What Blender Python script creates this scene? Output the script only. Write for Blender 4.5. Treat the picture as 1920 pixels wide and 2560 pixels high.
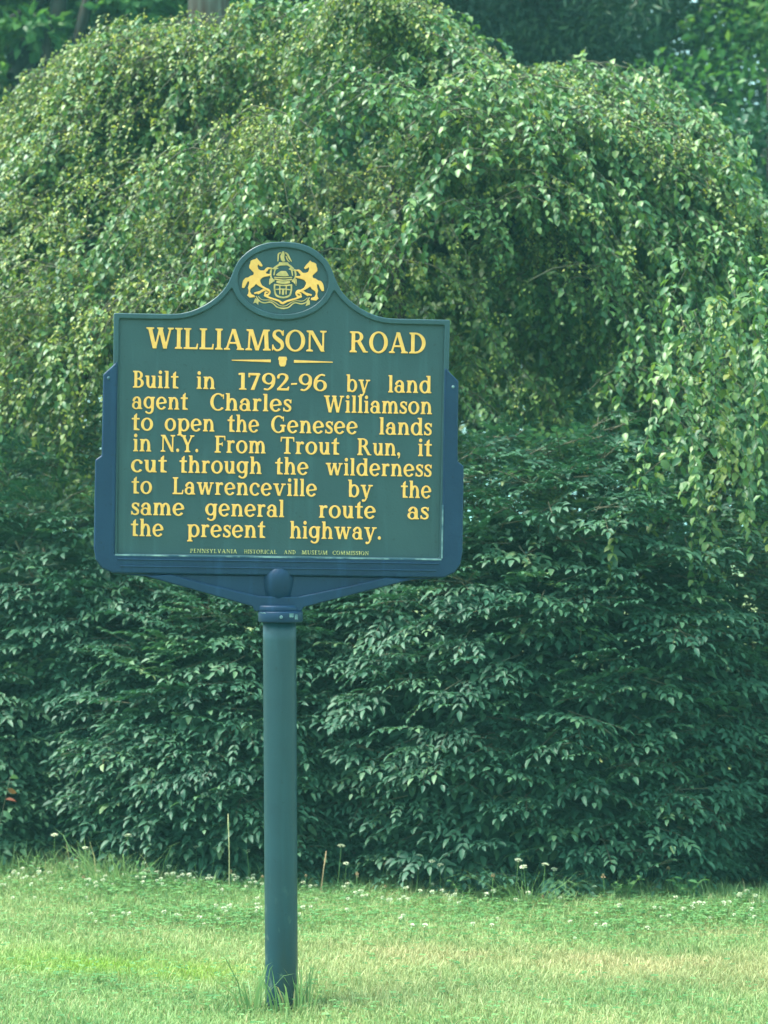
import bpy, bmesh, math, random
import numpy as np
from mathutils import Vector, Matrix, noise

for o in list(bpy.data.objects):
    bpy.data.objects.remove(o)
S = bpy.context.scene
COL = S.collection
PI = math.pi
R = math.radians
SEED = 7
rng = np.random.default_rng(SEED)
random.seed(SEED)

# ------------------------------------------------------------------ camera
CAM_D, CAM_H = 6.5, 1.45
cam = bpy.data.cameras.new("camera")
cam.sensor_fit = 'HORIZONTAL'
cam.sensor_width = 36.0
cam.lens = 95.55
cam.clip_end = 2000
cam.clip_start = 0.05
cam.dof.use_dof = True
cam.dof.focus_distance = 6.5
cam.dof.aperture_fstop = 5.6
camo = bpy.data.objects.new("camera", cam)
COL.objects.link(camo)
camo.location = (0, -CAM_D, CAM_H)
camo.rotation_euler = (R(90 + 0.87), 0, 0)
S.camera = camo

# ------------------------------------------------------------------ light
SUN_EL, SUN_AZ = 62.0, -93.0       # azimuth from +Y (away from the camera) clockwise; negative = left
world = bpy.data.worlds.new("World")
S.world = world
world.use_nodes = True
wt = world.node_tree
wt.nodes.clear()
w_out = wt.nodes.new('ShaderNodeOutputWorld')
w_bg = wt.nodes.new('ShaderNodeBackground')
w_sky = wt.nodes.new('ShaderNodeTexSky')
w_sky.sky_type = 'NISHITA'
w_sky.sun_disc = False
w_sky.sun_elevation = R(SUN_EL)
w_sky.sun_rotation = R(SUN_AZ)
w_sky.air_density = 1.0
w_sky.dust_density = 2.0
w_bg.inputs['Strength'].default_value = 0.15
w_mix = wt.nodes.new('ShaderNodeMix')
w_mix.data_type = 'RGBA'
w_mix.inputs['Factor'].default_value = 0.62
w_mix.inputs['B'].default_value = (4.0, 7.2, 6.7, 1)      # thin pale cloud over the blue
wt.links.new(w_sky.outputs[0], w_mix.inputs['A'])
wt.links.new(w_mix.outputs['Result'], w_bg.inputs['Color'])
wt.links.new(w_bg.outputs[0], w_out.inputs['Surface'])

sl = bpy.data.lights.new("sun", 'SUN')
sl.energy = 4.2
sl.angle = R(17)
sl.color = (1.0, 0.97, 0.88)
so = bpy.data.objects.new("sun", sl)
COL.objects.link(so)
sd = Vector((math.sin(R(SUN_AZ)) * math.cos(R(SUN_EL)), math.cos(R(SUN_AZ)) * math.cos(R(SUN_EL)), math.sin(R(SUN_EL))))
so.rotation_euler = (-sd).to_track_quat('-Z', 'Y').to_euler()
so.location = (-6, -4, 14)

S.view_settings.view_transform = 'Standard'
S.view_settings.look = 'None'
S.view_settings.gamma = 1.0
S.view_settings.exposure = 1.45
S.render.engine = 'CYCLES'
S.cycles.max_bounces = 8
S.cycles.diffuse_bounces = 4
S.cycles.transmission_bounces = 4
S.cycles.volume_bounces = 0


# ------------------------------------------------------------------ helpers
def tag(o, label=None, cat=None, group=None, kind=None):
    if label: o['label'] = label
    if cat: o['category'] = cat
    if group: o['group'] = group
    if kind: o['kind'] = kind
    return o


def empty(name, loc, label, cat, group=None):
    o = bpy.data.objects.new(name, None)
    o.empty_display_size = 0.2
    o.location = loc
    COL.objects.link(o)
    return tag(o, label, cat, group)


def link(name, me, parent=None):
    o = bpy.data.objects.new(name, me)
    COL.objects.link(o)
    if parent is not None:
        o.parent = parent
    return o


def np_mesh(name, verts, loops, starts, mats, smooth=True, attrs=None, mat_idx=None):
    me = bpy.data.meshes.new(name)
    verts = np.asarray(verts, np.float32)
    me.vertices.add(len(verts))
    me.vertices.foreach_set('co', verts.ravel())
    loops = np.asarray(loops, np.int32)
    starts = np.asarray(starts, np.int32)
    me.loops.add(len(loops))
    me.loops.foreach_set('vertex_index', loops)
    me.polygons.add(len(starts))
    me.polygons.foreach_set('loop_start', starts)
    if smooth:
        me.polygons.foreach_set('use_smooth', np.ones(len(starts), bool))
    for m in mats:
        me.materials.append(m)
    if mat_idx is not None:
        me.polygons.foreach_set('material_index', np.asarray(mat_idx, np.int32))
    if attrs:
        for k, v in attrs.items():
            a = me.attributes.new(k, 'FLOAT', 'POINT')
            a.data.foreach_set('value', np.asarray(v, np.float32))
    me.update(calc_edges=True)
    return me


def unit(v):
    v = np.asarray(v, float)
    return v / (np.linalg.norm(v, axis=-1, keepdims=True) + 1e-9)


# leaf templates: (verts as length, width, normal), faces
LEAF_V = np.array([(0, 0, 0), (.32, .5, .10), (.72, .36, .02), (1, 0, -.16), (.72, -.36, .02), (.32, -.5, .10), (.36, 0, 0.0), (.72, 0, -.05)])
LEAF_F = [(0, 6, 1), (1, 6, 7, 2), (2, 7, 3), (0, 5, 6), (5, 4, 7, 6), (4, 3, 7)]
FAR_V = np.array([(0, 0, 0), (.5, .5, .12), (1, 0, -.05), (.5, -.5, .12)])
FAR_F = [(0, 2, 1), (0, 3, 2)]


class Leaves:
    def __init__(self):
        self.p, self.d, self.n, self.l, self.w, self.r, self.m = [], [], [], [], [], [], []

    def add(self, p, d, n, l, w, r=None, m=0):
        self.p.append(p); self.d.append(d); self.n.append(n); self.l.append(l); self.w.append(w)
        self.r.append(random.random() if r is None else r); self.m.append(m)

    def build(self, name, mats, parent, V=LEAF_V, F=LEAF_F, origin=(0, 0, 0), tubes=None, tube_mat=0):
        P = np.array(self.p, float) - np.array(origin)
        D = unit(np.array(self.d)); N = np.array(self.n, float)
        N = unit(N - D * np.sum(N * D, axis=1, keepdims=True))
        B = np.cross(N, D)
        L = np.array(self.l)[:, None, None]; W = np.array(self.w)[:, None, None]
        vx = V[None, :, 0:1] * L; vy = V[None, :, 1:2] * W; vz = V[None, :, 2:3] * L
        verts = P[:, None, :] + D[:, None, :] * vx + B[:, None, :] * vy + N[:, None, :] * vz
        n, k = len(P), len(V)
        fl = np.concatenate([np.array(f) for f in F])
        fs = np.cumsum([0] + [len(f) for f in F])[:-1]
        loops = (np.arange(n)[:, None] * k + fl[None, :]).ravel()
        starts = (np.arange(n)[:, None] * len(fl) + fs[None, :]).ravel()
        mi = np.repeat(np.array(self.m), len(F))
        verts = verts.reshape(-1, 3)
        rn = np.repeat(np.array(self.r), k)
        if tubes is not None and tubes.v:               # the twigs that carry the leaves belong to the same foliage
            tv = np.array([tuple(q) for q in tubes.v]) - np.array(origin)
            loops = np.concatenate([loops, np.array(tubes.l) + len(verts)])
            starts = np.concatenate([starts, np.array(tubes.s) + n * len(fl)])
            mi = np.concatenate([mi, np.full(len(tubes.s), tube_mat)])
            verts = np.concatenate([verts, tv]); rn = np.concatenate([rn, np.full(len(tv), .5)])
        me = np_mesh(name, verts, loops, starts, mats, True, {'rnd': rn}, mi)
        return link(name, me, parent)


class Tubes:
    """tapered tubes collected in one mesh"""
    def __init__(self, sides=5):
        self.v, self.l, self.s, self.k = [], [], [], sides

    def add(self, pts, rad):
        pts = [Vector(p) for p in pts]
        k = self.k
        base = len(self.v)
        for i, p in enumerate(pts):
            t = (pts[min(i + 1, len(pts) - 1)] - pts[max(i - 1, 0)])
            if t.length < 1e-6: t = Vector((0, 0, 1))
            t.normalize()
            a = t.orthogonal().normalized() if abs(t.z) > .95 else t.cross(Vector((0, 0, 1))).normalized()
            b = t.cross(a)
            for j in range(k):
                an = 2 * PI * j / k
                self.v.append(p + (a * math.cos(an) + b * math.sin(an)) * rad[i])
        for i in range(len(pts) - 1):
            for j in range(k):
                self.s.append(len(self.l))
                j2 = (j + 1) % k
                self.l += [base + i * k + j, base + i * k + j2, base + (i + 1) * k + j2, base + (i + 1) * k + j]
        self.s.append(len(self.l)); self.l += [base + (len(pts) - 1) * k + j for j in range(k)]

    def build(self, name, mat, parent, origin=(0, 0, 0)):
        v = np.array([tuple(p) for p in self.v]) - np.array(origin)
        return link(name, np_mesh(name, v, self.l, self.s, [mat]), parent)


# ------------------------------------------------------------------ materials
def new_mat(name):
    m = bpy.data.materials.new(name)
    m.use_nodes = True
    nt = m.node_tree
    nt.nodes.clear()
    out = nt.nodes.new('ShaderNodeOutputMaterial')
    return m, nt, out


def leaf_mat(name, cols, rough=.42, trans=.28, spec=.45, tint=(1.3, 1.35, .55)):
    m, nt, out = new_mat(name)
    at = nt.nodes.new('ShaderNodeAttribute'); at.attribute_name = 'rnd'
    cr = nt.nodes.new('ShaderNodeValToRGB')
    cr.color_ramp.elements[0].position = 0
    cr.color_ramp.elements[1].position = 1
    cr.color_ramp.elements[0].color = (*cols[0], 1)
    cr.color_ramp.elements[1].color = (*cols[-1][1:], 1) if len(cols[-1]) == 4 else (*cols[-1], 1)
    for c in cols[1:-1]:
        e = cr.color_ramp.elements.new(c[0]); e.color = (*c[1:], 1)
    nt.links.new(at.outputs['Fac'], cr.inputs['Fac'])
    p = nt.nodes.new('ShaderNodeBsdfPrincipled')
    p.inputs['Roughness'].default_value = rough
    p.inputs['Specular IOR Level'].default_value = spec
    nt.links.new(cr.outputs[0], p.inputs['Base Color'])
    tr = nt.nodes.new('ShaderNodeBsdfTranslucent')
    mu = nt.nodes.new('ShaderNodeMix'); mu.data_type = 'RGBA'; mu.blend_type = 'MULTIPLY'
    mu.inputs['Factor'].default_value = 1
    mu.inputs['B'].default_value = (*tint, 1)
    nt.links.new(cr.outputs[0], mu.inputs['A'])
    nt.links.new(mu.outputs['Result'], tr.inputs['Color'])
    mx = nt.nodes.new('ShaderNodeMixShader'); mx.inputs[0].default_value = trans
    nt.links.new(p.outputs[0], mx.inputs[1]); nt.links.new(tr.outputs[0], mx.inputs[2])
    nt.links.new(mx.outputs[0], out.inputs['Surface'])
    return m


def solid_mat(name, col, rough=.5, col2=None, scale=8, detail=4, bump=0, spec=.5, stretch=(1, 1, 1), lo=.35, hi=.65):
    m, nt, out = new_mat(name)
    p = nt.nodes.new('ShaderNodeBsdfPrincipled')
    p.inputs['Roughness'].default_value = rough
    p.inputs['Specular IOR Level'].default_value = spec
    p.inputs['Base Color'].default_value = (*col, 1)
    if col2 is not None or bump:
        tc = nt.nodes.new('ShaderNodeTexCoord')
        mp = nt.nodes.new('ShaderNodeMapping'); mp.inputs['Scale'].default_value = stretch
        nz = nt.nodes.new('ShaderNodeTexNoise')
        nz.inputs['Scale'].default_value = scale; nz.inputs['Detail'].default_value = detail
        nt.links.new(tc.outputs['Object'], mp.inputs['Vector'])
        nt.links.new(mp.outputs[0], nz.inputs['Vector'])
        if col2 is not None:
            cr = nt.nodes.new('ShaderNodeValToRGB')
            cr.color_ramp.elements[0].position = lo; cr.color_ramp.elements[0].color = (*col, 1)
            cr.color_ramp.elements[1].position = hi; cr.color_ramp.elements[1].color = (*col2, 1)
            nt.links.new(nz.outputs['Fac'], cr.inputs['Fac'])
            nt.links.new(cr.outputs[0], p.inputs['Base Color'])
        if bump:
            b = nt.nodes.new('ShaderNodeBump'); b.inputs['Strength'].default_value = bump
            b.inputs['Distance'].default_value = .01
            nt.links.new(nz.outputs['Fac'], b.inputs['Height'])
            nt.links.new(b.outputs[0], p.inputs['Normal'])
    nt.links.new(p.outputs[0], out.inputs['Surface'])
    return m


M_SHRUB = leaf_mat('shrub_leaf', [(.024, .080, .052), (.4, .036, .108, .064), (.75, .055, .135, .074), (.95, .10, .19, .09), (.16, .22, .10)], rough=.52, spec=.34, trans=.2, tint=(1.0, 1.25, .7))
M_SHRUB2 = leaf_mat('shrub_leaf_grey', [(.040, .105, .062), (.5, .065, .145, .080), (.12, .21, .10)], rough=.50, spec=.35, trans=.2, tint=(1.0, 1.2, .7))
M_WEEP = leaf_mat('weeping_leaf', [(.040, .118, .052), (.4, .075, .168, .060), (.75, .125, .225, .075), (.22, .30, .10)], rough=.46, spec=.42, trans=.28)
M_WEEP_S = leaf_mat('weeping_small_leaf', [(.054, .118, .042), (.4, .105, .172, .047), (.8, .17, .23, .060), (.30, .32, .09)], rough=.5, spec=.38, trans=.30)
M_FRUIT = leaf_mat('weeping_fruit', [(.20, .26, .06), (.5, .34, .36, .08), (.50, .46, .12)], rough=.5, trans=.2)
M_FARD = leaf_mat('far_shaded_leaf', [(.015, .058, .034), (.5, .024, .080, .042), (.8, .045, .115, .05), (.10, .18, .07)], trans=.2)  # leaf colour darkened to carry the shade of the dense far crowns
M_FARB = leaf_mat('far_bright_leaf', [(.045, .15, .055), (.5, .09, .23, .07), (.22, .36, .10)], trans=.35)
M_CON = leaf_mat('conifer_needle', [(.010, .036, .024), (.55, .018, .056, .030), (.85, .045, .10, .045), (.11, .17, .07)], trans=.12)
M_TWIG = solid_mat('twig_bark', (.06, .062, .034), .8, (.11, .10, .06), 30)
M_BARK = solid_mat('grey_brown_bark', (.055, .026, .02), .9, (.12, .115, .10), 3, 6, 1.0, .2, (9, 9, .8))
M_DBARK = solid_mat('dark_bark', (.014, .015, .014), .9, (.035, .03, .026), 10, 5, .6, .2, (2, 2, .5))
M_RED = leaf_mat('red_leaf', [(.16, .04, .03), (.5, .20, .06, .04), (.24, .11, .05)])

# ------------------------------------------------------------------ lawn
def ground_z(x, y):
    return -0.018 + 0.014 * np.sin(x * 1.3 + .4) * np.cos(y * .9) + 0.010 * np.sin(x * 3.1 + y * 2.3) - 0.006 * x * np.exp(-(x * x + y * y) / 60)


gx = np.unique(np.concatenate([np.linspace(-300, -12, 20), np.linspace(-12, 12, 97), np.linspace(12, 300, 20)]))
gy = np.unique(np.concatenate([np.linspace(-60, -8, 12), np.linspace(-8, 16, 97), np.linspace(16, 400, 24)]))
GX, GY = np.meshgrid(gx, gy)
GZ = ground_z(GX, GY)
nx, ny = len(gx), len(gy)
idx = np.arange(nx * ny).reshape(ny, nx)
quads = np.stack([idx[:-1, :-1], idx[:-1, 1:], idx[1:, 1:], idx[1:, :-1]], -1).reshape(-1, 4)
M_LAWN = solid_mat('lawn_soil_and_thatch', (.10, .15, .05), .95, (.20, .22, .09), 14, 6, .3, .1)
lawn = link('lawn', np_mesh('lawn', np.stack([GX, GY, GZ], -1).reshape(-1, 3), quads.ravel(), np.arange(len(quads)) * 4, [M_LAWN]))
tag(lawn, 'sunlit mown lawn under the roadside marker', 'lawn', kind='structure')


def snoise(x, y, f, o=0.0):
    return (np.sin(x * f * 1.7 + o + 1.3 * np.sin(y * f * .9 + o)) + np.sin(y * f * 1.9 - o * 1.7 + 1.1 * np.sin(x * f * 1.1 + 2 * o))
            + .6 * np.sin((x + y) * f * 3.3 + o) + .6 * np.sin((x - 1.3 * y) * f * 2.9 + 2.1 * o)) / 3.2


def blob(x, y, cx, cy, rx, ry):
    return np.exp(-(((x - cx) / rx) ** 2 + ((y - cy) / ry) ** 2))


def hedge_front(x):
    """depth of the foot of the shrubs along the lawn"""
    return 2.08 - 0.19 * x


def grass_mat():
    m, nt, out = new_mat('grass_blade')
    r = nt.nodes.new('ShaderNodeAttribute'); r.attribute_name = 'rnd'
    d = nt.nodes.new('ShaderNodeAttribute'); d.attribute_name = 'dry'
    y = nt.nodes.new('ShaderNodeAttribute'); y.attribute_name = 'lime'
    cr = nt.nodes.new('ShaderNodeValToRGB')
    e = cr.color_ramp.elements
    e[0].position = 0; e[0].color = (.13, .25, .09, 1)
    e[1].position = 1; e[1].color = (.47, .54, .26, 1)
    n = e.new(.4); n.color = (.22, .35, .125, 1)
    n = e.new(.75); n.color = (.31, .43, .17, 1)
    nt.links.new(r.outputs['Fac'], cr.inputs['Fac'])
    dr = nt.nodes.new('ShaderNodeValToRGB')
    dr.color_ramp.elements[0].color = (.30, .27, .12, 1); dr.color_ramp.elements[1].color = (.56, .46, .25, 1)
    nt.links.new(r.outputs['Fac'], dr.inputs['Fac'])
    m1 = nt.nodes.new('ShaderNodeMix'); m1.data_type = 'RGBA'
    nt.links.new(d.outputs['Fac'], m1.inputs['Factor'])
    nt.links.new(cr.outputs[0], m1.inputs['A']); nt.links.new(dr.outputs[0], m1.inputs['B'])
    m2 = nt.nodes.new('ShaderNodeMix'); m2.data_type = 'RGBA'
    m2.inputs['B'].default_value = (.28, .46, .03, 1)
    nt.links.new(y.outputs['Fac'], m2.inputs['Factor'])
    nt.links.new(m1.outputs['Result'], m2.inputs['A'])
    p = nt.nodes.new('ShaderNodeBsdfPrincipled')
    p.inputs['Roughness'].default_value = .5
    p.inputs['Specular IOR Level'].default_value = .3
    tr = nt.nodes.new('ShaderNodeBsdfTranslucent')
    nt.links.new(m2.outputs['Result'], p.inputs['Base Color']); nt.links.new(m2.outputs['Result'], tr.inputs['Color'])
    mx = nt.nodes.new('ShaderNodeMixShader'); mx.inputs[0].default_value = .35
    nt.links.new(p.outputs[0], mx.inputs[1]); nt.links.new(tr.outputs[0], mx.inputs[2])
    nt.links.new(mx.outputs[0], out.inputs['Surface'])
    return m


M_GRASS = grass_mat()


def blades(name, x, y, h, w, lean, mat, rnd=None, dry=None, lime=None, parent=None, seed=1, az=None, curl=1.0, zoff=None):
    """each blade: two quads and a tip, bending over along its own direction"""
    g = np.random.default_rng(seed)
    n = len(x)
    a = g.uniform(0, 2 * PI, n) if az is None else az
    fa = a + PI / 2 + g.normal(0, .5, n)
    z = ground_z(x, y) - .004 if zoff is None else zoff
    P = np.stack([x, y, z], -1)
    dx = np.stack([np.cos(a), np.sin(a), np.zeros(n)], -1)
    sx = np.stack([np.cos(fa), np.sin(fa), np.zeros(n)], -1)
    up = np.array([0, 0, 1.0])
    rows = []
    for t, ww in ((0, 1.0), (.4, .9), (.75, .62)):
        c = P + up * (h * t * (1 - .22 * lean * t * curl))[:, None] + dx * (h * lean * t ** 1.8)[:, None]
        rows += [c - sx * (w * ww / 2)[:, None], c + sx * (w * ww / 2)[:, None]]
    rows.append(P + up * (h * (1 - .35 * lean * curl))[:, None] + dx * (h * lean)[:, None])
    V = np.stack(rows, 1).reshape(-1, 3)
    b = np.arange(n)[:, None] * 7
    lp = (b + np.array([0, 1, 3, 2, 2, 3, 5, 4, 4, 5, 6])[None]).ravel()
    st = (np.arange(n)[:, None] * 11 + np.array([0, 4, 8])[None]).ravel()
    at = {'rnd': np.repeat(g.random(n) if rnd is None else rnd, 7),
          'dry': np.repeat(np.zeros(n) if dry is None else dry, 7), 'lime': np.repeat(np.zeros(n) if lime is None else lime, 7)}
    return link(name, np_mesh(name, V, lp, st, [mat], True, at), parent)


def lawn_grass():
    g = np.random.default_rng(11)
    xs, ys = [], []
    # mown blades: dense where the camera looks, thinner around
    for (n, x0, x1, y0, y1) in ((290000, -2.2, 2.2, -1.2, 2.9), (70000, -6, 6, -3.0, 4.5), (26000, -3, 3, -4.2, -1.2)):
        xs.append(g.uniform(x0, x1, n)); ys.append(g.uniform(y0, y1, n))
    x = np.concatenate(xs); y = np.concatenate(ys)
    n = len(x)
    hf = hedge_front(x)
    keep = y < hf + .35
    x, y, hf = x[keep], y[keep], hf[keep]; n = len(x)
    edge = np.clip((y - hf + .45) / .45, 0, 1)
    cl = snoise(x, y, 3.0, .7)
    h = (.029 + .014 * g.random(n) + .007 * cl) * (1 + edge * (.2 + .9 * g.random(n) ** 3))
    h *= 1 + .6 * (g.random(n) > .97)
    w = g.uniform(.0016, .0038, n)
    lean = g.uniform(.15, 1.0, n)
    nz = snoise(x, y, 1.6, .3); nz2 = snoise(x, y, 5.5, 1.9)
    dry = (1.0 * blob(x, y, .85, .62, .8, .20) + .95 * blob(x, y, 1.35, .28, .6, .16) + .45 * blob(x, y, .15, .75, .45, .14)
           + .35 * blob(x, y, -.15, .1, .35, .3) + .5 * blob(x, y, 1.2, 1.15, .5, .12) + .25 * blob(x, y, 1.0, -.4, .9, .25))
    dry = np.clip(dry * (.75 + .5 * nz2) + .10 + .18 * nz, 0, .9)
    dry = np.where(g.random(n) < .08, np.maximum(dry, .8), dry * g.uniform(.5, 1.15, n))
    lime = np.clip((.65 * blob(x, y, -1.0, .58, .28, .13) + .6 * blob(x, y, -.62, .46, .18, .12) + .35 * blob(x, y, -1.2, .75, .4, .2)) * (.9 + .4 * nz2), 0, .9) * g.uniform(.4, 1.1, n)
    rnd = np.clip(g.random(n) * .75 + .14 + .24 * nz + .20 * nz2, 0, 1)
    o = blades('grass', x, y, h, w, lean, M_GRASS, rnd, np.clip(dry, 0, 1), np.clip(lime, 0, 1), seed=12)
    tag(o, 'short mown grass with tan dry patches covering the lawn', 'grass', kind='stuff')
    # long unmown fringe under the shrubs
    n = 9000
    x = g.uniform(-4, 4, n); y = hedge_front(x) + g.normal(.06, .13, n)
    den = g.random(n) < (.30 + .5 * (snoise(x, y, 2.4, 2.2) > .05) + .5 * (x < -.55))
    x, y = x[den], y[den]; n = len(x)
    h = (.035 + .10 * g.random(n) ** 2.2) * (1 + .4 * (x < -.9)); w = g.uniform(.002, .004, n)
    o = blades('long_grass', x, y, h, w, g.uniform(.2, .9, n), M_GRASS, np.clip(g.random(n) * .7, 0, 1), np.where(g.random(n) < .1, .8, .05), seed=13)
    tag(o, 'uncut longer grass fringing the foot of the shrubs', 'grass', kind='stuff')


lawn_grass()

# ------------------------------------------------------------------ raster outlines -> solid letters and castings
def poly_sdf(px, py, pts):
    pts = np.asarray(pts, float)
    n = len(pts)
    d = np.full(px.shape, 1e9); ins = np.zeros(px.shape, bool)
    for i in range(n):
        ax, ay = pts[i]; bx, by = pts[(i + 1) % n]
        ex, ey = bx - ax, by - ay
        L = ex * ex + ey * ey
        if L < 1e-14: continue
        wx, wy = px - ax, py - ay
        t = np.clip((wx * ex + wy * ey) / L, 0, 1)
        d = np.minimum(d, (wx - ex * t) ** 2 + (wy - ey * t) ** 2)
        c = ((ay > py) != (by > py))
        if ey != 0:
            ins ^= c & (px < ex * (py - ay) / ey + ax)
    d = np.sqrt(d)
    return np.where(ins, -d, d)


def smooth_path(pts, n=8):
    """Catmull-Rom through (x, y, w)"""
    P = [np.array(p, float) for p in pts]
    out = []
    for i in range(len(P) - 1):
        p0 = P[max(i - 1, 0)]; p1 = P[i]; p2 = P[i + 1]; p3 = P[min(i + 2, len(P) - 1)]
        for k in range(n):
            t = k / n
            out.append(.5 * ((2 * p1) + (p2 - p0) * t + (2 * p0 - 5 * p1 + 4 * p2 - p3) * t * t + (3 * p1 - p0 - 3 * p2 + p3) * t ** 3))
    out.append(P[-1])
    return out


def path_sdf(px, py, pts):
    q = smooth_path(pts)
    d = np.full(px.shape, 1e9)
    for a, b in zip(q[:-1], q[1:]):
        ex, ey = b[0] - a[0], b[1] - a[1]
        L = ex * ex + ey * ey + 1e-12
        wx, wy = px - a[0], py - a[1]
        t = np.clip((wx * ex + wy * ey) / L, 0, 1)
        d = np.minimum(d, np.sqrt((wx - ex * t) ** 2 + (wy - ey * t) ** 2) - (a[2] + (b[2] - a[2]) * t) / 2)
    return d


def ell(cx, cy, rx, ry, a0, a1, n=28):
    return [(cx + rx * math.cos(R(a0 + (a1 - a0) * i / n)), cy + ry * math.sin(R(a0 + (a1 - a0) * i / n))) for i in range(n + 1)]


def prim_sdf(px, py, pr):
    k = pr[0]
    if k == 'poly':
        return poly_sdf(px, py, pr[1])
    if k == 'path':
        return path_sdf(px, py, pr[1])
    if k == 'ring':
        cx, cy, rx, ry, tx, ty = pr[1:]
        return np.maximum(poly_sdf(px, py, ell(cx, cy, rx, ry, 0, 352, 44)), -poly_sdf(px, py, ell(cx, cy, rx - tx, ry - ty, 0, 352, 44)))
    if k == 'arc':
        cx, cy, rx, ry, tx, ty, a0, a1 = pr[1:]
        return poly_sdf(px, py, ell(cx, cy, rx, ry, a0, a1) + ell(cx, cy, rx - tx, ry - ty, a1, a0))
    if k == 'cut':
        return None


def box(x0, y0, x1, y1):
    return ('poly', [(x0, y0), (x1, y0), (x1, y1), (x0, y1)])


def blur(f):
    for ax in (0, 1):
        p = np.pad(f, [(1, 1) if i == ax else (0, 0) for i in (0, 1)], mode='edge')
        s = [slice(None)] * 2
        a = p[tuple(slice(0, -2) if i == ax else slice(None) for i in (0, 1))]
        b = p[tuple(slice(1, -1) if i == ax else slice(None) for i in (0, 1))]
        c = p[tuple(slice(2, None) if i == ax else slice(None) for i in (0, 1))]
        f = .25 * a + .5 * b + .25 * c
    return f


def contours(f, x0, y0, h, tol):
    ny_, nx_ = f.shape
    f = np.where(np.abs(f) < 1e-9, 1e-9, f)
    s = f < 0
    code = s[:-1, :-1] * 1 + s[:-1, 1:] * 2 + s[1:, 1:] * 4 + s[1:, :-1] * 8
    TAB = {1: [(3, 0)], 2: [(0, 1)], 3: [(3, 1)], 4: [(1, 2)], 5: [(3, 0), (1, 2)], 6: [(0, 2)], 7: [(3, 2)], 8: [(2, 3)], 9: [(2, 0)],
           10: [(0, 1), (2, 3)], 11: [(2, 1)], 12: [(1, 3)], 13: [(1, 0)], 14: [(0, 3)]}
    nxt, pos = {}, {}

    def edge(i, j, e):
        if e == 0: k = (i, j, 0); a, b = (i, j), (i, j + 1)
        elif e == 1: k = (i, j + 1, 1); a, b = (i, j + 1), (i + 1, j + 1)
        elif e == 2: k = (i + 1, j, 0); a, b = (i + 1, j), (i + 1, j + 1)
        else: k = (i, j, 1); a, b = (i, j), (i + 1, j)
        if k not in pos:
            fa, fb = f[a], f[b]
            t = fa / (fa - fb)
            pos[k] = (x0 + h * (a[1] + (b[1] - a[1]) * t), y0 + h * (a[0] + (b[0] - a[0]) * t))
        return k
    for i, j in np.argwhere((code > 0) & (code < 15)):
        for a, b in TAB[int(code[i, j])]:
            nxt[edge(i, j, a)] = edge(i, j, b)
    loops = []
    while nxt:
        k0 = next(iter(nxt)); k = k0; lp = []
        while k in nxt:
            lp.append(pos[k]); k = nxt.pop(k)
        if len(lp) > 5:
            loops.append(simplify(np.array(lp), tol))
    return loops


def simplify(p, tol):
    def rdp(a, b):
        if b <= a + 1: return []
        A, B = q[a], q[b]
        e = B - A; L = np.hypot(*e) + 1e-12
        d = np.abs(e[0] * (q[a + 1:b, 1] - A[1]) - e[1] * (q[a + 1:b, 0] - A[0])) / L
        m = int(np.argmax(d))
        if d[m] < tol: return []
        m += a + 1
        return rdp(a, m) + [m] + rdp(m, b)
    far = int(np.argmax(np.hypot(*(p - p[0]).T)))
    q = np.vstack([p, p[:1]])
    k = [0] + rdp(0, far) + [far] + rdp(far, len(p))
    return p[k]


def raster(prims, h, pad, cuts=(), nblur=2, tol=None, bounds=None):
    if bounds is None:
        xs, ys = [], []
        for pr in prims:
            if pr[0] == 'poly': xs += [q[0] for q in pr[1]]; ys += [q[1] for q in pr[1]]
            elif pr[0] == 'path': xs += [q[0] for q in pr[1]]; ys += [q[1] for q in pr[1]]
            else: xs += [pr[1] - pr[3], pr[1] + pr[3]]; ys += [pr[2] - pr[4], pr[2] + pr[4]]
        bounds = (min(xs) - pad, min(ys) - pad, max(xs) + pad, max(ys) + pad)
    x0, y0, x1, y1 = bounds
    X, Y = np.meshgrid(np.arange(x0, x1 + h, h), np.arange(y0, y1 + h, h))
    f = np.full(X.shape, 1e9)
    for pr in prims: f = np.minimum(f, prim_sdf(X, Y, pr))
    for pr in cuts: f = np.maximum(f, -prim_sdf(X, Y, pr))
    for _ in range(nblur): f = blur(f)
    return contours(f, x0, y0, h, tol or h * .25)


def solid(loops, front, back, bevel, res=1):
    """outline loops in the sign plane -> closed solid between front and back (metres towards the viewer)"""
    cu = bpy.data.curves.new('outline', 'CURVE')
    cu.dimensions = '2D'; cu.fill_mode = 'BOTH'
    cu.extrude = (front - back) / 2 - bevel
    cu.bevel_depth = bevel; cu.offset = -bevel; cu.bevel_resolution = res
    for lp in loops:
        sp = cu.splines.new('POLY'); sp.points.add(len(lp) - 1)
        for q, (u, v) in zip(sp.points, lp): q.co = (u, v, 0, 1)
        sp.use_cyclic_u = True
    ob = bpy.data.objects.new('outline', cu)
    COL.objects.link(ob)
    dg = bpy.context.evaluated_depsgraph_get()
    me = bpy.data.meshes.new_from_object(ob.evaluated_get(dg))
    bpy.data.objects.remove(ob); bpy.data.curves.remove(cu)
    n = len(me.vertices)
    co = np.empty(n * 3, np.float32); me.vertices.foreach_get('co', co)
    co = co.reshape(-1, 3)
    w = co[:, 2] + (front + back) / 2
    me.vertices.foreach_set('co', np.stack([co[:, 0], -w, co[:, 1]], -1).ravel())
    me.polygons.foreach_set('use_smooth', np.zeros(len(me.polygons), bool))
    me.update()
    return me


# ------------------------------------------------------------------ the letter shapes (own roman, cap height 1)
T, TH, XH, AS, DE, SH = .186, .093, .73, 1.03, -.27, .075


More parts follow.
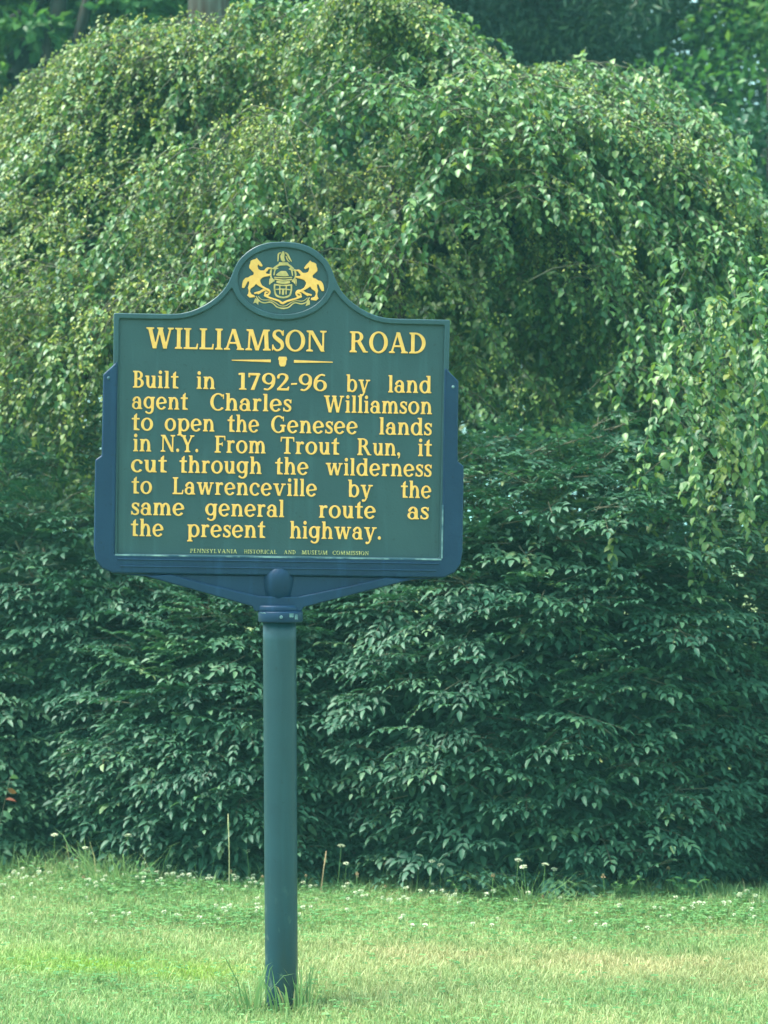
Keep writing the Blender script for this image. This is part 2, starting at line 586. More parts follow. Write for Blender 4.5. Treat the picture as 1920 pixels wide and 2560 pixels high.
def stem(x, y0, y1, w=T): return box(x, y0, x + w, y1)
def foot(x0, x1, y=0): return ('poly', [(x0, y), (x1, y), (x1, y + SH * .7), (x1 - .06, y + SH * 1.25), (x0 + .06, y + SH * 1.25), (x0, y + SH * .7)])
def head(x0, x1, y): return ('poly', [(x0, y), (x1, y), (x1, y - SH * 1.3), (x0 + .07, y - SH * 1.25), (x0, y - SH * .65)])
def capt(x0, x1, y=1.0): return ('poly', [(x0, y), (x1, y), (x1, y - SH * .7), (x1 - .06, y - SH * 1.25), (x0 + .06, y - SH * 1.25), (x0, y - SH * .7)])
def diag(xa, ya, xb, yb, w): return ('poly', [(xa - w / 2, ya), (xa + w / 2, ya), (xb + w / 2, yb), (xb - w / 2, yb)])


def dot(x, y, r): return ('poly', ell(x, y, r, r, 0, 345, 23))


GLY = {}
GLY['o'] = [('ring', .38, .365, .38, .39, T, TH)]
GLY['n'] = [stem(.07, 0, XH), head(0, .2, XH), foot(-.01, .33), ('arc', .40, .41, .285, .335, T, .105, 0, 170), stem(.51, 0, .42), foot(.43, .77)]
GLY['h'] = [stem(.07, 0, AS), head(0, .2, AS), foot(-.01, .33), ('arc', .40, .41, .285, .335, T, .105, 0, 170), stem(.51, 0, .42), foot(.43, .77)]
GLY['m'] = [stem(.07, 0, XH), head(0, .2, XH), foot(0, .32), ('arc', .37, .41, .27, .335, T, .105, 0, 170), stem(.465, 0, .42), foot(.395, .71),
            ('arc', .77, .41, .27, .335, T, .105, 0, 165), stem(.865, 0, .42), foot(.795, 1.12)]
GLY['u'] = [stem(.07, .3, XH), head(-.01, .2, XH), ('arc', .34, .31, .27, .325, T, .10, 180, 352), stem(.47, .0, XH), head(.39, .6, XH), foot(.5, .73)]
GLY['r'] = [stem(.07, 0, XH), head(0, .2, XH), foot(-.01, .36), ('path', [(.2, .48, .09), (.28, .62, .10), (.38, .68, .13), (.45, .65, .16)])]
GLY['t'] = [stem(.14, .0, .88, T), ('poly', [(.14, .85), (.335, .85), (.335, 1.0), (.29, 1.0)]), box(0, XH - .095, .49, XH), ('poly', [(.14, 0), (.50, 0), (.50, .07), (.40, .10), (.30, .17), (.14, .17)])]
GLY['i'] = [stem(.07, 0, XH), head(-.01, .2, XH), foot(-.01, .33), dot(.15, .935, .112)]
GLY['l'] = [stem(.07, 0, AS), head(-.01, .2, AS), foot(-.01, .33)]
GLY['a'] = [stem(.44, 0, .5), ('arc', .335, .49, .28, .255, T, .095, 0, 160), dot(.12, .52, .085), ('ring', .29, .215, .29, .235, .16, .075), foot(.5, .71)]
GLY['e'] = [('arc', .37, .365, .37, .39, T, TH, 6, 325), ('poly', [(.12, .30), (.66, .355), (.735, .40), (.70, .44), (.12, .385)])]
GLY['c'] = [('arc', .37, .365, .37, .39, T, TH, 42, 322), dot(.58, .57, .095)]
GLY['s'] = [('path', [(.47, .53, .08), (.40, .66, .09), (.27, .695, .09), (.13, .62, .12), (.15, .48, .155), (.31, .37, .17), (.44, .25, .15), (.42, .1, .12), (.27, .035, .09), (.12, .08, .09), (.06, .2, .08)]),
            ('poly', [(.45, .5), (.52, .5), (.52, .74), (.46, .70)]), ('poly', [(.02, 0), (.08, .04), (.09, .24), (.02, .24)])]
GLY['d'] = [('ring', .36, .365, .36, .39, T, TH), stem(.54, 0, AS), head(.44, .66, AS), foot(.56, .80)]
GLY['b'] = [stem(.08, 0, AS), head(0, .2, AS), ('ring', .43, .365, .36, .39, T, TH)]
GLY['p'] = [stem(.08, DE, XH), head(0, .2, XH), foot(-.01, .35, DE), ('ring', .44, .365, .36, .39, T, TH)]
GLY['g'] = [('ring', .35, .39, .35, .36, T, TH), stem(.53, 0, XH), box(.53, XH - .09, .78, XH), ('path', [(.617, .05, T), (.60, -.10, .155), (.48, -.22, .11), (.32, -.235, .09), (.19, -.16, .12)])]
GLY['v'] = [diag(.14, XH, .39, 0, .19), diag(.66, XH, .40, 0, .10), capt(-.03, .36, XH), capt(.50, .83, XH)]
GLY['w'] = [diag(.14, XH, .35, 0, .18), diag(.55, XH, .36, 0, .09), diag(.56, XH, .77, 0, .18), diag(.98, XH, .78, 0, .10), capt(-.03, .34, XH), capt(.44, .72, XH), capt(.84, 1.12, XH)]
GLY['y'] = [diag(.14, XH, .40, -.02, .19), diag(.66, XH, .36, -.10, .10), capt(-.03, .36, XH), capt(.50, .83, XH), ('path', [(.37, -.08, .1), (.28, -.2, .1), (.15, -.2, .15)])]
GLY['.'] = [dot(.12, .10, .105)]
GLY[','] = [dot(.12, .10, .105), ('path', [(.18, .08, .09), (.16, -.06, .07), (.09, -.14, .04)])]
GLY['-'] = [('poly', [(.02, .33), (.34, .36), (.36, .46), (.04, .44)])]
GLY['1'] = [stem(.14, 0, 1.0), ('poly', [(.0, .86), (.2, .90), (.2, 1.0), (.0, .98)]), foot(.03, .43)]
GLY['7'] = [box(.03, .86, .62, 1.0), ('poly', [(.03, 1.0), (.10, 1.0), (.13, .74), (.03, .74)]), ('poly', [(.52, .9), (.68, .9), (.62, 1.0), (.36, 0), (.17, 0)]), ('poly', [(.48, .88), (.66, 1.0), (.35, 0), (.16, 0)])]
GLY['9'] = [('ring', .36, .68, .35, .34, .17, .085), ('path', [(.63, .66, .16), (.61, .40, .16), (.50, .18, .13), (.32, .04, .10), (.16, .06, .11)])]
GLY['6'] = [('ring', .36, .33, .35, .34, .17, .085), ('path', [(.09, .36, .16), (.11, .62, .16), (.22, .84, .13), (.40, .97, .10), (.56, .94, .11)])]
GLY['2'] = [('path', [(.10, .76, .14), (.14, .91, .11), (.32, .97, .09), (.50, .90, .14), (.55, .74, .17), (.45, .52, .15), (.28, .30, .11), (.10, .08, .10)]), ('poly', [(.03, 0), (.66, 0), (.68, .24), (.62, .24), (.56, .13), (.05, .13)])]
GLY['I'] = [stem(.10, 0, 1), foot(0, .38), capt(0, .38)]
GLY['L'] = [stem(.10, 0, 1), capt(0, .38), box(0, 0, .68, .085), ('poly', [(.60, .0), (.70, .0), (.73, .27), (.66, .27)]), foot(0, .38)]
GLY['W'] = [diag(.16, 1, .42, 0, .20), diag(.68, 1, .44, 0, .10), diag(.68, 1, .94, 0, .20), diag(1.20, 1, .96, 0, .10), capt(-.02, .38), capt(.52, .84), capt(1.05, 1.36)]
GLY['A'] = [diag(.44, 1, .12, 0, .10), diag(.46, 1, .80, 0, .20), box(.22, .29, .70, .375), foot(-.02, .30), foot(.62, 1.0)]
GLY['M'] = [('poly', [(.12, 0), (.22, 0), (.27, 1), (.17, 1)]), diag(.28, 1, .60, 0, .19), diag(.94, 1, .62, 0, .10), ('poly', [(.98, 0), (1.18, 0), (1.12, 1), (.92, 1)]), foot(0, .34), foot(.88, 1.28), capt(.04, .32), capt(.92, 1.22)]
GLY['N'] = [box(.12, 0, .215, 1), diag(.22, 1, .84, 0, .20), box(.80, 0, .895, 1), foot(0, .34), capt(0, .30), capt(.68, 1.02)]
GLY['O'] = [('ring', .50, .5, .50, .525, .20, .085)]
GLY['D'] = [stem(.10, 0, 1, .19), foot(0, .35), capt(0, .35), ('arc', .32, .5, .56, .5, .20, .085, -90, 90), box(.15, 0, .34, .085), box(.15, .915, .34, 1)]
GLY['R'] = [stem(.10, 0, 1, .19), foot(0, .39), capt(0, .35), ('arc', .38, .745, .34, .255, .18, .08, -90, 90), box(.15, .92, .40, 1), box(.15, .49, .42, .57), ('poly', [(.38, .52), (.58, .55), (.88, .06), (.98, .06), (.98, 0), (.72, 0)])]
GLY['S'] = [('path', [(.56, .76, .08), (.47, .93, .09), (.31, .97, .09), (.15, .88, .14), (.14, .70, .18), (.32, .54, .20), (.51, .39, .19), (.54, .19, .15), (.40, .045, .09), (.22, .035, .09), (.08, .2, .09)]),
            ('poly', [(.54, .72), (.61, .72), (.61, 1.02), (.54, .95)]), ('poly', [(.03, -.02), (.10, .05), (.11, .30), (.03, .30)])]
GLY['B'] = [stem(.10, 0, 1, .19), foot(0, .30), capt(0, .30), ('arc', .34, .75, .31, .25, .17, .08, -90, 90), box(.15, .92, .36, 1), box(.15, .50, .38, .575), ('arc', .36, .285, .36, .285, .19, .085, -90, 90), box(.15, 0, .38, .085)]
GLY['C'] = [('arc', .48, .5, .48, .525, .20, .085, 44, 318), ('poly', [(.76, .68), (.83, .68), (.83, 1.0), (.77, .93)])]
GLY['G'] = [('arc', .48, .5, .48, .525, .20, .085, 44, 322), ('poly', [(.76, .68), (.83, .68), (.83, 1.0), (.77, .93)]), stem(.69, .05, .45, .18), foot(.58, .97, .38)]
GLY['Y'] = [diag(.16, 1, .46, .44, .20), diag(.80, 1, .52, .44, .10), stem(.39, 0, .5, .19), foot(.28, .69), capt(-.02, .37), capt(.64, .96)]
GLY['F'] = [stem(.10, 0, 1, .19), foot(0, .42), capt(0, .30), box(.1, .915, .68, 1), ('poly', [(.60, 1), (.70, 1), (.70, .73), (.64, .73)]), box(.15, .47, .50, .55), box(.47, .38, .53, .64)]
GLY['T'] = [stem(.36, 0, 1, .19), foot(.24, .67), box(.04, .915, .87, 1), ('poly', [(.03, 1), (.12, 1), (.08, .72), (.02, .72)]), ('poly', [(.79, 1), (.88, 1), (.89, .72), (.83, .72)])]
GLY['P'] = [stem(.10, 0, 1, .19), foot(0, .40), capt(0, .35), ('arc', .38, .72, .34, .28, .18, .08, -90, 90), box(.15, .92, .40, 1), box(.15, .44, .42, .52)]
GLY['E'] = [stem(.10, 0, 1, .19), box(0, .915, .66, 1), box(0, 0, .68, .085), box(.15, .47, .5, .55), box(.60, .75, .66, 1), box(.62, 0, .68, .25)]
GLY['H'] = [stem(.10, 0, 1, .19), stem(.68, 0, 1, .19), box(.2, .46, .8, .54), foot(0, .38), capt(0, .38), foot(.58, .97), capt(.58, .97)]
GLY['U'] = [stem(.10, .3, 1, .19), capt(0, .38), ('arc', .46, .34, .36, .36, .19, .1, 180, 360), box(.73, .3, .82, 1), capt(.64, .92)]
GLY['V'] = [diag(.16, 1, .46, 0, .20), diag(.78, 1, .48, 0, .10), capt(-.02, .37), capt(.62, .94)]
SPACE = {'.': .12}
_cache = {}


def glyph(c, fine=True):
    if (c, fine) not in _cache:
        h = .0125 if fine else .04
        loops = raster(GLY[c], h, .08, nblur=2 if fine else 1, tol=.004 if fine else .02)
        x0 = min(l[:, 0].min() for l in loops); x1 = max(l[:, 0].max() for l in loops)
        _cache[(c, fine)] = ([l - np.array([x0, 0]) for l in loops], x1 - x0)
    return _cache[(c, fine)]


def word_loops(word, x0, x1, base, cap, gap=.085, fine=True):
    """set a word between x0 and x1 (metres) on a baseline"""
    tot = 0; items = []
    for i, c in enumerate(word):
        lp, w = glyph(c, fine)
        items.append((lp, tot)); tot += w + (gap if i < len(word) - 1 else 0)
    sx = (x1 - x0) / tot
    return [np.stack([x0 + (l[:, 0] + o) * sx, base + l[:, 1] * cap], -1) for lp, o in items for l in lp]


# ------------------------------------------------------------------ the marker
U = .001476                                    # metres per unit of the measured drawing
CX = 606.0


def ux(x): return (x - CX) * U
def uz(y): return (2155 - y) * U


MX = (606 - 829.5) * U
marker = empty('historical_marker', (MX, 0, 0), 'dark blue-green cast metal roadside marker with gold lettering on a round post', 'sign')



def paint_mat(name, col, col2, rough, spec, foot=0.0, runs=.35):
    """weathered enamel on rough casting: mottling, faint pale runs, grain, scuffs low on a post"""
    m, nt, out = new_mat(name)
    p = nt.nodes.new('ShaderNodeBsdfPrincipled')
    p.inputs['Specular IOR Level'].default_value = spec
    tc = nt.nodes.new('ShaderNodeTexCoord')

    def nz(scale, stretch=(1, 1, 1), det=5):
        mp = nt.nodes.new('ShaderNodeMapping'); mp.inputs['Scale'].default_value = stretch
        n = nt.nodes.new('ShaderNodeTexNoise'); n.inputs['Scale'].default_value = scale; n.inputs['Detail'].default_value = det
        nt.links.new(tc.outputs['Object'], mp.inputs['Vector']); nt.links.new(mp.outputs[0], n.inputs['Vector'])
        return n.outputs['Fac']

    def ramp(f, a, b):
        r = nt.nodes.new('ShaderNodeMapRange'); r.inputs['From Min'].default_value = a; r.inputs['From Max'].default_value = b
        nt.links.new(f, r.inputs['Value']); return r.outputs['Result']

    def mix(fac, a, b):
        x = nt.nodes.new('ShaderNodeMix'); x.data_type = 'RGBA'
        nt.links.new(fac, x.inputs['Factor'])
        for k, v in (('A', a), ('B', b)):
            if isinstance(v, tuple): x.inputs[k].default_value = (*v, 1)
            else: nt.links.new(v, x.inputs[k])
        return x.outputs['Result']

    def mul(a, b):
        q = nt.nodes.new('ShaderNodeMath'); q.operation = 'MULTIPLY'
        nt.links.new(a, q.inputs[0])
        if isinstance(b, (int, float)): q.inputs[1].default_value = b
        else: nt.links.new(b, q.inputs[1])
        return q.outputs[0]
    c = mix(ramp(nz(7), .3, .7), col, col2)
    c = mix(mul(ramp(nz(22, (1, 1, .07)), .56, .78), runs), c, tuple(v * 2.0 + .012 for v in col2))
    c = mix(mul(ramp(nz(90, (1, 1, 1), 2), .66, .74), .5), c, tuple(v * .45 for v in col))
    if foot:
        sx = nt.nodes.new('ShaderNodeSeparateXYZ'); nt.links.new(tc.outputs['Object'], sx.inputs[0])
        low = ramp(sx.outputs['Z'], .45, .0)
        c = mix(mul(mul(low, ramp(nz(16, (1, 1, .35)), .40, .66)), foot), c, (.022, .034, .030))
        c = mix(mul(mul(low, ramp(nz(38, (1, 1, .5)), .60, .70)), .8), c, (.10, .15, .13))
    nt.links.new(c, p.inputs['Base Color'])
    nt.links.new(ramp(nz(14), .2, 1.6), p.inputs['Roughness'])
    rr = nt.nodes.new('ShaderNodeMapRange'); rr.inputs['To Min'].default_value = rough - .1; rr.inputs['To Max'].default_value = rough + .15
    nt.links.new(nz(11), rr.inputs['Value']); nt.links.new(rr.outputs['Result'], p.inputs['Roughness'])
    b_ = nt.nodes.new('ShaderNodeBump'); b_.inputs['Strength'].default_value = .22; b_.inputs['Distance'].default_value = .002
    nt.links.new(nz(160, (1, 1, 1), 3), b_.inputs['Height']); nt.links.new(b_.outputs[0], p.inputs['Normal'])
    nt.links.new(p.outputs[0], out.inputs['Surface'])
    return m


M_PANEL = paint_mat('panel_paint', (.017, .050, .062), (.022, .060, .071), .46, .4)
M_RIM = paint_mat('rim_paint', (.014, .047, .062), (.020, .058, .073), .42, .4)
M_BRK = paint_mat('bracket_paint', (.0015, .021, .062), (.004, .029, .078), .45, .28, runs=.5)
M_POLE = paint_mat('pole_paint', (.007, .037, .056), (.010, .048, .068), .40, .45, foot=.8, runs=.3)
M_GOLD = solid_mat('gold_paint', (.84, .385, .085), .48, (.90, .45, .11), 60, 4, .05, .4)
M_GOLD2 = solid_mat('worn_gold_paint', (.40, .29, .11), .5, (.66, .41, .15), 45, 5, .05, .35)
M_FOOT = solid_mat('thin_gold_paint', (.22, .24, .12), .5, (.62, .50, .19), 300, 3, 0, .3, lo=.42, hi=.58)


def chip_mat():
    m, nt, out = new_mat('chipped_edge_paint')
    p = nt.nodes.new('ShaderNodeBsdfPrincipled'); p.inputs['Roughness'].default_value = .6
    tc = nt.nodes.new('ShaderNodeTexCoord')
    mp = nt.nodes.new('ShaderNodeMapping'); mp.inputs['Scale'].default_value = (14, 14, 14)
    nz = nt.nodes.new('ShaderNodeTexNoise'); nz.inputs['Detail'].default_value = 6; nz.inputs['Scale'].default_value = 1.6
    cr = nt.nodes.new('ShaderNodeValToRGB')
    cr.color_ramp.elements[0].position = .42; cr.color_ramp.elements[0].color = (.02, .07, .12, 1)
    cr.color_ramp.elements[1].position = .66; cr.color_ramp.elements[1].color = (.22, .33, .34, 1)
    nt.links.new(tc.outputs['Object'], mp.inputs['Vector']); nt.links.new(mp.outputs[0], nz.inputs['Vector'])
    nt.links.new(nz.outputs['Fac'], cr.inputs['Fac']); nt.links.new(cr.outputs[0], p.inputs['Base Color'])
    nt.links.new(p.outputs[0], out.inputs['Surface'])
    return m


M_CHIP = chip_mat()

HEAD_C = Vector((0, 0, uz(960)))
HEAD_ROT = Matrix.Rotation(R(0.85), 4, 'Y') @ Matrix.Rotation(R(3.0), 4, 'Z')
HEAD_M = Matrix.Translation(HEAD_C) @ HEAD_ROT @ Matrix.Translation(-HEAD_C)


def head_part(name, me, mat, parent=marker):
    me.materials.clear(); me.materials.append(mat)
    me.transform(HEAD_M)
    return link(name, me, parent)


def mesh_from_bm(name, bm):
    me = bpy.data.meshes.new(name); bm.to_mesh(me); bm.free()
    return me


# panel outline (right half mirrored)
half = [(0, 521), (30, 523.5), (58, 532), (82, 548), (99, 568), (110, 592), (118, 612), (130, 630), (148, 648), (170, 663), (196, 675), (222, 681.5), (250, 683), (363, 683)]
half_s = [(q[0], q[1]) for q in smooth_path([(a, b, 0) for a, b in half[:-1]], 5)] + [half[-1]]
outl = [(x * U, uz(y)) for x, y in half_s] + [(359 * U, uz(1212))]
outl = outl + [(-x, y) for x, y in reversed(outl)][:-1]
bnd = (-.62, uz(1260), .62, uz(505))
H = .004
panel_loops = raster([('poly', outl)], H, 0, nblur=1, tol=.0006, bounds=bnd)
panel = head_part('panel', solid(panel_loops, 0.0, -.034, .004), M_PANEL)
# raised rim following the outline plus the oval moulding
h2 = .0025
X_, Y_ = np.meshgrid(np.arange(bnd[0], bnd[2], h2), np.arange(bnd[1], bnd[3], h2))
d_ = poly_sdf(X_, Y_, outl)
EC = (0, uz(605.5)); ERX, ERZ = 112 * U, 85.5 * U
e_out = poly_sdf(X_, Y_, ell(EC[0], EC[1], ERX, ERZ, 0, 356, 72))
e_in = poly_sdf(X_, Y_, ell(EC[0], EC[1] - .001, ERX - .021, ERZ - .0195, 0, 356, 72))
band = np.maximum(d_, -(d_ + .0175))
ringf = np.maximum(np.maximum(e_out, -e_in), d_ - .0)
band = np.maximum(band, -e_in)
f_ = blur(blur(np.minimum(band, ringf)))
rim_loops = contours(f_, bnd[0], bnd[1], h2, .0005)
head_part('raised_rim', solid(rim_loops, .011, -.003, .0035, 2), M_RIM, panel)

# lettering
LINES = [
    (843.0, [('Built', 285, 383), ('in', 422, 462), ('1792-96', 512, 703), ('by', 745, 797), ('land', 836, 930)]),
    (888.7, [('agent', 284, 404), ('Charles', 452, 627), ('Williamson', 697, 932)]),
    (934.6, [('to', 284, 330), ('open', 355, 462), ('the', 490, 558), ('Genesee', 584, 771), ('lands', 818, 932)]),
    (980.0, [('in', 288, 327), ('N.Y.', 347, 428), ('From', 463, 573), ('Trout', 605, 732), ('Run,', 771, 864), ('it', 903, 933)]),
    (1024.6, [('cut', 284, 361), ('through', 388, 565), ('the', 594, 666), ('wilderness', 703, 933)]),
    (1071.0, [('to', 286, 330), ('Lawrenceville', 374, 685), ('by', 752, 806), ('the', 867, 933)]),
    (1117.0, [('same', 286, 400), ('general', 445, 615), ('route', 690, 813), ('as', 882, 928)]),
    (1162.5, [('the', 286, 356), ('present', 407, 575), ('highway.', 628, 825)]),
]
LET_F, LET_B, LET_V = .0038, -.002, .0011
for base, words in LINES:
    for w, a, b in words:
        head_part('text_word', solid(word_loops(w, ux(a + 1), ux(b + 1), uz(base), 36.5 * U), LET_F, LET_B, LET_V), M_GOLD)
for w, a, b in (('WILLIAMSON', 313, 702), ('ROAD', 752, 917)):
    head_part('title_word', solid(word_loops(w, ux(a), ux(b), uz(757.5), 45.5 * U, .06), LET_F + .001, LET_B, .0013), M_GOLD)
for w, a, b in (('PENNSYLVANIA', 415, 516), ('HISTORICAL', 531, 601), ('AND', 617, 642), ('MUSEUM', 655, 711), ('COMMISSION', 722, 800)):
    head_part('footer_word', solid(word_loops(w, ux(a), ux(b), uz(1196.5), 8.6 * U, .16, fine=False), .0022, -.001, .0003, 0), M_FOOT)
for pts in ([(498, 778.8), (582, 776.6), (582, 782.6), (498, 780.6)], [(632, 776.6), (716, 778.8), (716, 780.6), (632, 782.6)]):
    head_part('rule', solid([np.array([(ux(x), uz(y)) for x, y in reversed(pts)])], LET_F, LET_B, .0008), M_GOLD)
key = [(599.5, 770), (615.5, 770), (617.5, 776), (615.5, 778), (615, 786), (612, 791), (603, 791), (600, 786), (599.5, 778), (597.5, 776)]
head_part('keystone', solid([np.array([(ux(x), uz(y)) for x, y in reversed(key)])], LET_F, LET_B, .001), M_GOLD)

# coat of arms in the oval; drawn in units of 1/6.62 of U around the oval's centre
EK = U / 6.62


def ex(x): return (x - 822) * EK
def ez(y): return EC[1] - (y - 573) * EK + .002
def epoly(pts, mir=False, dy=0): return ('poly', [((-1 if mir else 1) * ex(x), ez(y + dy)) for x, y in pts])
def epath(pts, mir=False, dy=0): return ('path', [((-1 if mir else 1) * ex(x), ez(y + dy), w * EK) for x, y, w in pts])


HORSE = [(440, 258), (462, 290), (492, 318), (527, 368), (512, 388), (474, 372), (462, 352), (452, 380), (466, 425), (500, 440), (545, 440), (575, 405), (600, 392), (640, 398), (650, 412),
         (610, 420), (596, 446), (572, 468), (582, 486), (640, 490), (652, 506), (610, 520), (560, 530), (520, 545), (492, 580), (500, 615), (522, 655), (600, 700), (632, 738), (612, 742), (520, 690), (470, 662), (432, 634), (412, 668),
         (360, 702), (350, 745), (372, 785), (416, 798), (424, 826), (345, 836), (308, 800), (326, 778), (332, 735), (318, 692), (335, 640), (334, 600), (314, 604), (290, 660), (266, 700), (232, 694), (236, 640), (252, 586), (282, 550),
         (322, 545), (350, 522), (395, 508), (402, 476), (372, 446), (333, 408), (334, 372), (348, 340), (352, 306), (384, 288), (420, 280)]
coat = head_part('coat_of_arms', solid(raster([
    epath([(470, 770, 30), (540, 722, 34), (600, 712, 34), (632, 745, 30), (610, 788, 28), (568, 786, 24), (572, 752, 22), (596, 752, 20)]),
    epath([(470, 770, 30), (540, 722, 34), (600, 712, 34), (632, 745, 30), (610, 788, 28), (568, 786, 24), (572, 752, 22), (596, 752, 20)], True, 10),
    epath([(560, 800, 24), (640, 832, 26), (760, 868, 26), (802, 900, 34)]), epath([(560, 800, 24), (640, 832, 26), (760, 868, 26), (822, 900, 34)], True, 4),
    ('path', [(ex(420), ez(768), 26 * EK), (ex(500), ez(745), 26 * EK), (ex(545), ez(722), 26 * EK)]), epath([(420, 768, 26), (500, 745, 26), (545, 722, 26)], True, 10)],
    .0006, .006, nblur=1, tol=.0003), LET_F, LET_B, .0008), M_GOLD)
head_part('horse', solid(raster([epoly(HORSE)], .0006, .004, nblur=1, tol=.0003), LET_F + .001, LET_B, .0012), M_GOLD, coat)
head_part('horse', solid(raster([epoly(HORSE, True, 22)], .0006, .004, nblur=1, tol=.0003), LET_F + .001, LET_B, .0012), M_GOLD, coat)
shield = [
    epath([(700, 640, 24), (702, 720, 24), (730, 795, 26), (822, 822, 26), (912, 795, 26), (940, 720, 24), (942, 640, 24)]),
    epath([(716, 640, 20), (822, 650, 20), (926, 640, 20)]), epath([(740, 600, 34), (822, 610, 38), (905, 600, 34)]), epath([(700, 560, 20), (822, 575, 20), (945, 560, 20)]),
    epath([(775, 660, 18), (778, 770, 18)]), epath([(868, 660, 18), (866, 770, 18)]), epath([(720, 708, 16), (822, 700, 16), (920, 708, 16)]), epath([(824, 720, 34), (822, 770, 34)]),
    epath([(700, 535, 16), (822, 540, 16), (945, 530, 16)]), epoly([(712, 500), (745, 470), (790, 440), (860, 440), (880, 470), (905, 510), (850, 520), (750, 515)]),
    epath([(690, 400, 26), (760, 355, 28), (822, 345, 36), (890, 350, 28), (960, 400, 26)]), epath([(770, 330, 30), (880, 330, 30)]),
    epath([(650, 420, 24), (640, 480, 26), (650, 540, 22), (690, 585, 22)]), epath([(985, 420, 24), (1000, 480, 26), (990, 540, 22), (955, 585, 22)]),
    epath([(720, 400, 22), (700, 440, 20), (690, 500, 18)]), epath([(925, 400, 22), (945, 440, 20), (955, 500, 18)]),
    epath([(635, 560, 20), (630, 630, 22)]), epath([(1005, 560, 20), (1008, 635, 22)]), epath([(640, 400, 16), (700, 415, 16), (745, 402, 14)]), epath([(905, 410, 14), (960, 425, 16), (1040, 432, 16)])]
head_part('shield', solid(raster(shield, .0006, .006, nblur=1, tol=.0003), LET_F - .0006, LET_B, .0008), M_GOLD2, coat)
eagle = [epoly([(800, 160), (830, 158), (838, 200), (832, 250), (850, 300), (815, 310), (785, 285), (775, 230), (790, 190)]),
         epath([(775, 180, 20), (748, 200, 22), (746, 250, 20), (742, 300, 14)]), epath([(850, 180, 20), (882, 205, 26), (905, 255, 26), (936, 300, 14)]), epath([(858, 230, 16), (880, 280, 16), (905, 305, 12)])]
head_part('eagle', solid(raster(eagle, .0006, .006, nblur=1, tol=.0003), LET_F, LET_B, .0008), M_GOLD2, coat)
ribbon = [epath([(440, 815, 16), (490, 880, 18), (560, 905, 18), (640, 890, 18), (690, 915, 18), (740, 960, 18), (822, 978, 20), (905, 962, 18), (955, 915, 18), (1005, 893, 18), (1085, 908, 18), (1155, 882, 18), (1200, 815, 16)]),
          epath([(470, 815, 12), (530, 862, 12), (640, 862, 12), (720, 900, 12), (770, 935, 12), (822, 945, 12), (875, 935, 12), (925, 900, 12), (1005, 864, 12), (1110, 866, 12), (1172, 820, 12)]),
          epoly([(424, 838), (398, 918), (436, 900), (472, 938), (476, 860)]), epoly([(1176, 860), (1146, 940), (1180, 925), (1212, 915), (1204, 850)])]
head_part('motto_ribbon', solid(raster(ribbon, .0006, .006, nblur=1, tol=.0003), LET_F - .0012, LET_B, .0008), M_GOLD2, coat)

# cast bracket: a U that holds the panel, a gusset below, hub, ribs, collar
hb = [(352, 786), (383, 816), (383.5, 990), (397, 1000), (397, 1190), (393, 1214), (380, 1232), (356, 1243)]
ub = [(x * U, uz(y)) for x, y in hb]
uo = ub + [(-x, y) for x, y in reversed(ub)]
inner = box(-352 * U, uz(1203), 352 * U, uz(700))
br_loops = raster([('poly', uo)], .003, 0, cuts=[inner], nblur=1, tol=.0006, bounds=(-.63, uz(1275), .63, uz(740)))
bracket = head_part('bracket', solid(br_loops, .020, -.046, .006, 2), M_BRK)
gus = [(356, 1243.4), (285, 1249), (165, 1281), (55, 1311), (50, 1321), (-50, 1321), (-55, 1311), (-165, 1281), (-285, 1249), (-356, 1243.4)]
head_part('gusset', solid([np.array([(x * U, uz(y)) for x, y in reversed(gus)])], .006, -.034, .003), M_BRK, bracket)
vf = [(232, 1243.6), (285, 1248.6), (165, 1280.6), (55, 1310.6), (50, 1320.6)]
vi = [(42, 1288), (150, 1264)]
vp = [(x, y) for x, y in vf] + [(-x, y) for x, y in reversed(vf)] + [(-x, y) for x, y in reversed(vi)] + [(x, y) for x, y in vi]
head_part('ribbed_frame', solid([np.array([(x * U, uz(y)) for x, y in reversed(vp)])], .020, .004, .0045, 2), M_BRK, bracket)
for y0, y1, w in ((1211, 1214, 346), (1226, 1229, 340)):
    head_part('bead', solid([np.array([(-w * U, uz(y1)), (w * U, uz(y1)), (w * U, uz(y0)), (-w * U, uz(y0))])], .0235, .017, .0015), M_BRK, bracket)


def lathe(prof, n=40, yscale=1.0, half=False):
    bm = bmesh.new()
    rings = []
    for r, z in prof:
        rings.append([bm.verts.new((r * math.cos(2 * PI * i / n), r * math.sin(2 * PI * i / n) * yscale, z)) for i in range(n)])
    for a, b in zip(rings[:-1], rings[1:]):
        for i in range(n):
            f = bm.faces.new((a[i], a[(i + 1) % n], b[(i + 1) % n], b[i])); f.smooth = True
    bm.faces.new(rings[0][::-1]); bm.faces.new(rings[-1])
    return bm


# hub: bullet-shaped boss leaning out of the gusset, and the neck block below it
prof = [(38 * U, uz(1310)), (38.5 * U, uz(1262)), (38 * U, uz(1247)), (35 * U, uz(1234)), (28 * U, uz(1223)), (18 * U, uz(1216.5)), (6 * U, uz(1213.5))]
bm = lathe(prof, 40)
bm.transform(Matrix.Translation((0, .020, uz(1240))) @ Matrix.Rotation(R(13), 4, 'X') @ Matrix.Translation((0, 0, -uz(1240))))
head_part('hub', mesh_from_bm('hub', bm), M_BRK, bracket)
head_part('neck', mesh_from_bm('neck', lathe([(45 * U, uz(1321)), (46 * U, uz(1319.5)), (46 * U, uz(1311)), (43 * U, uz(1307.5))], 40, .62)), M_BRK, bracket)
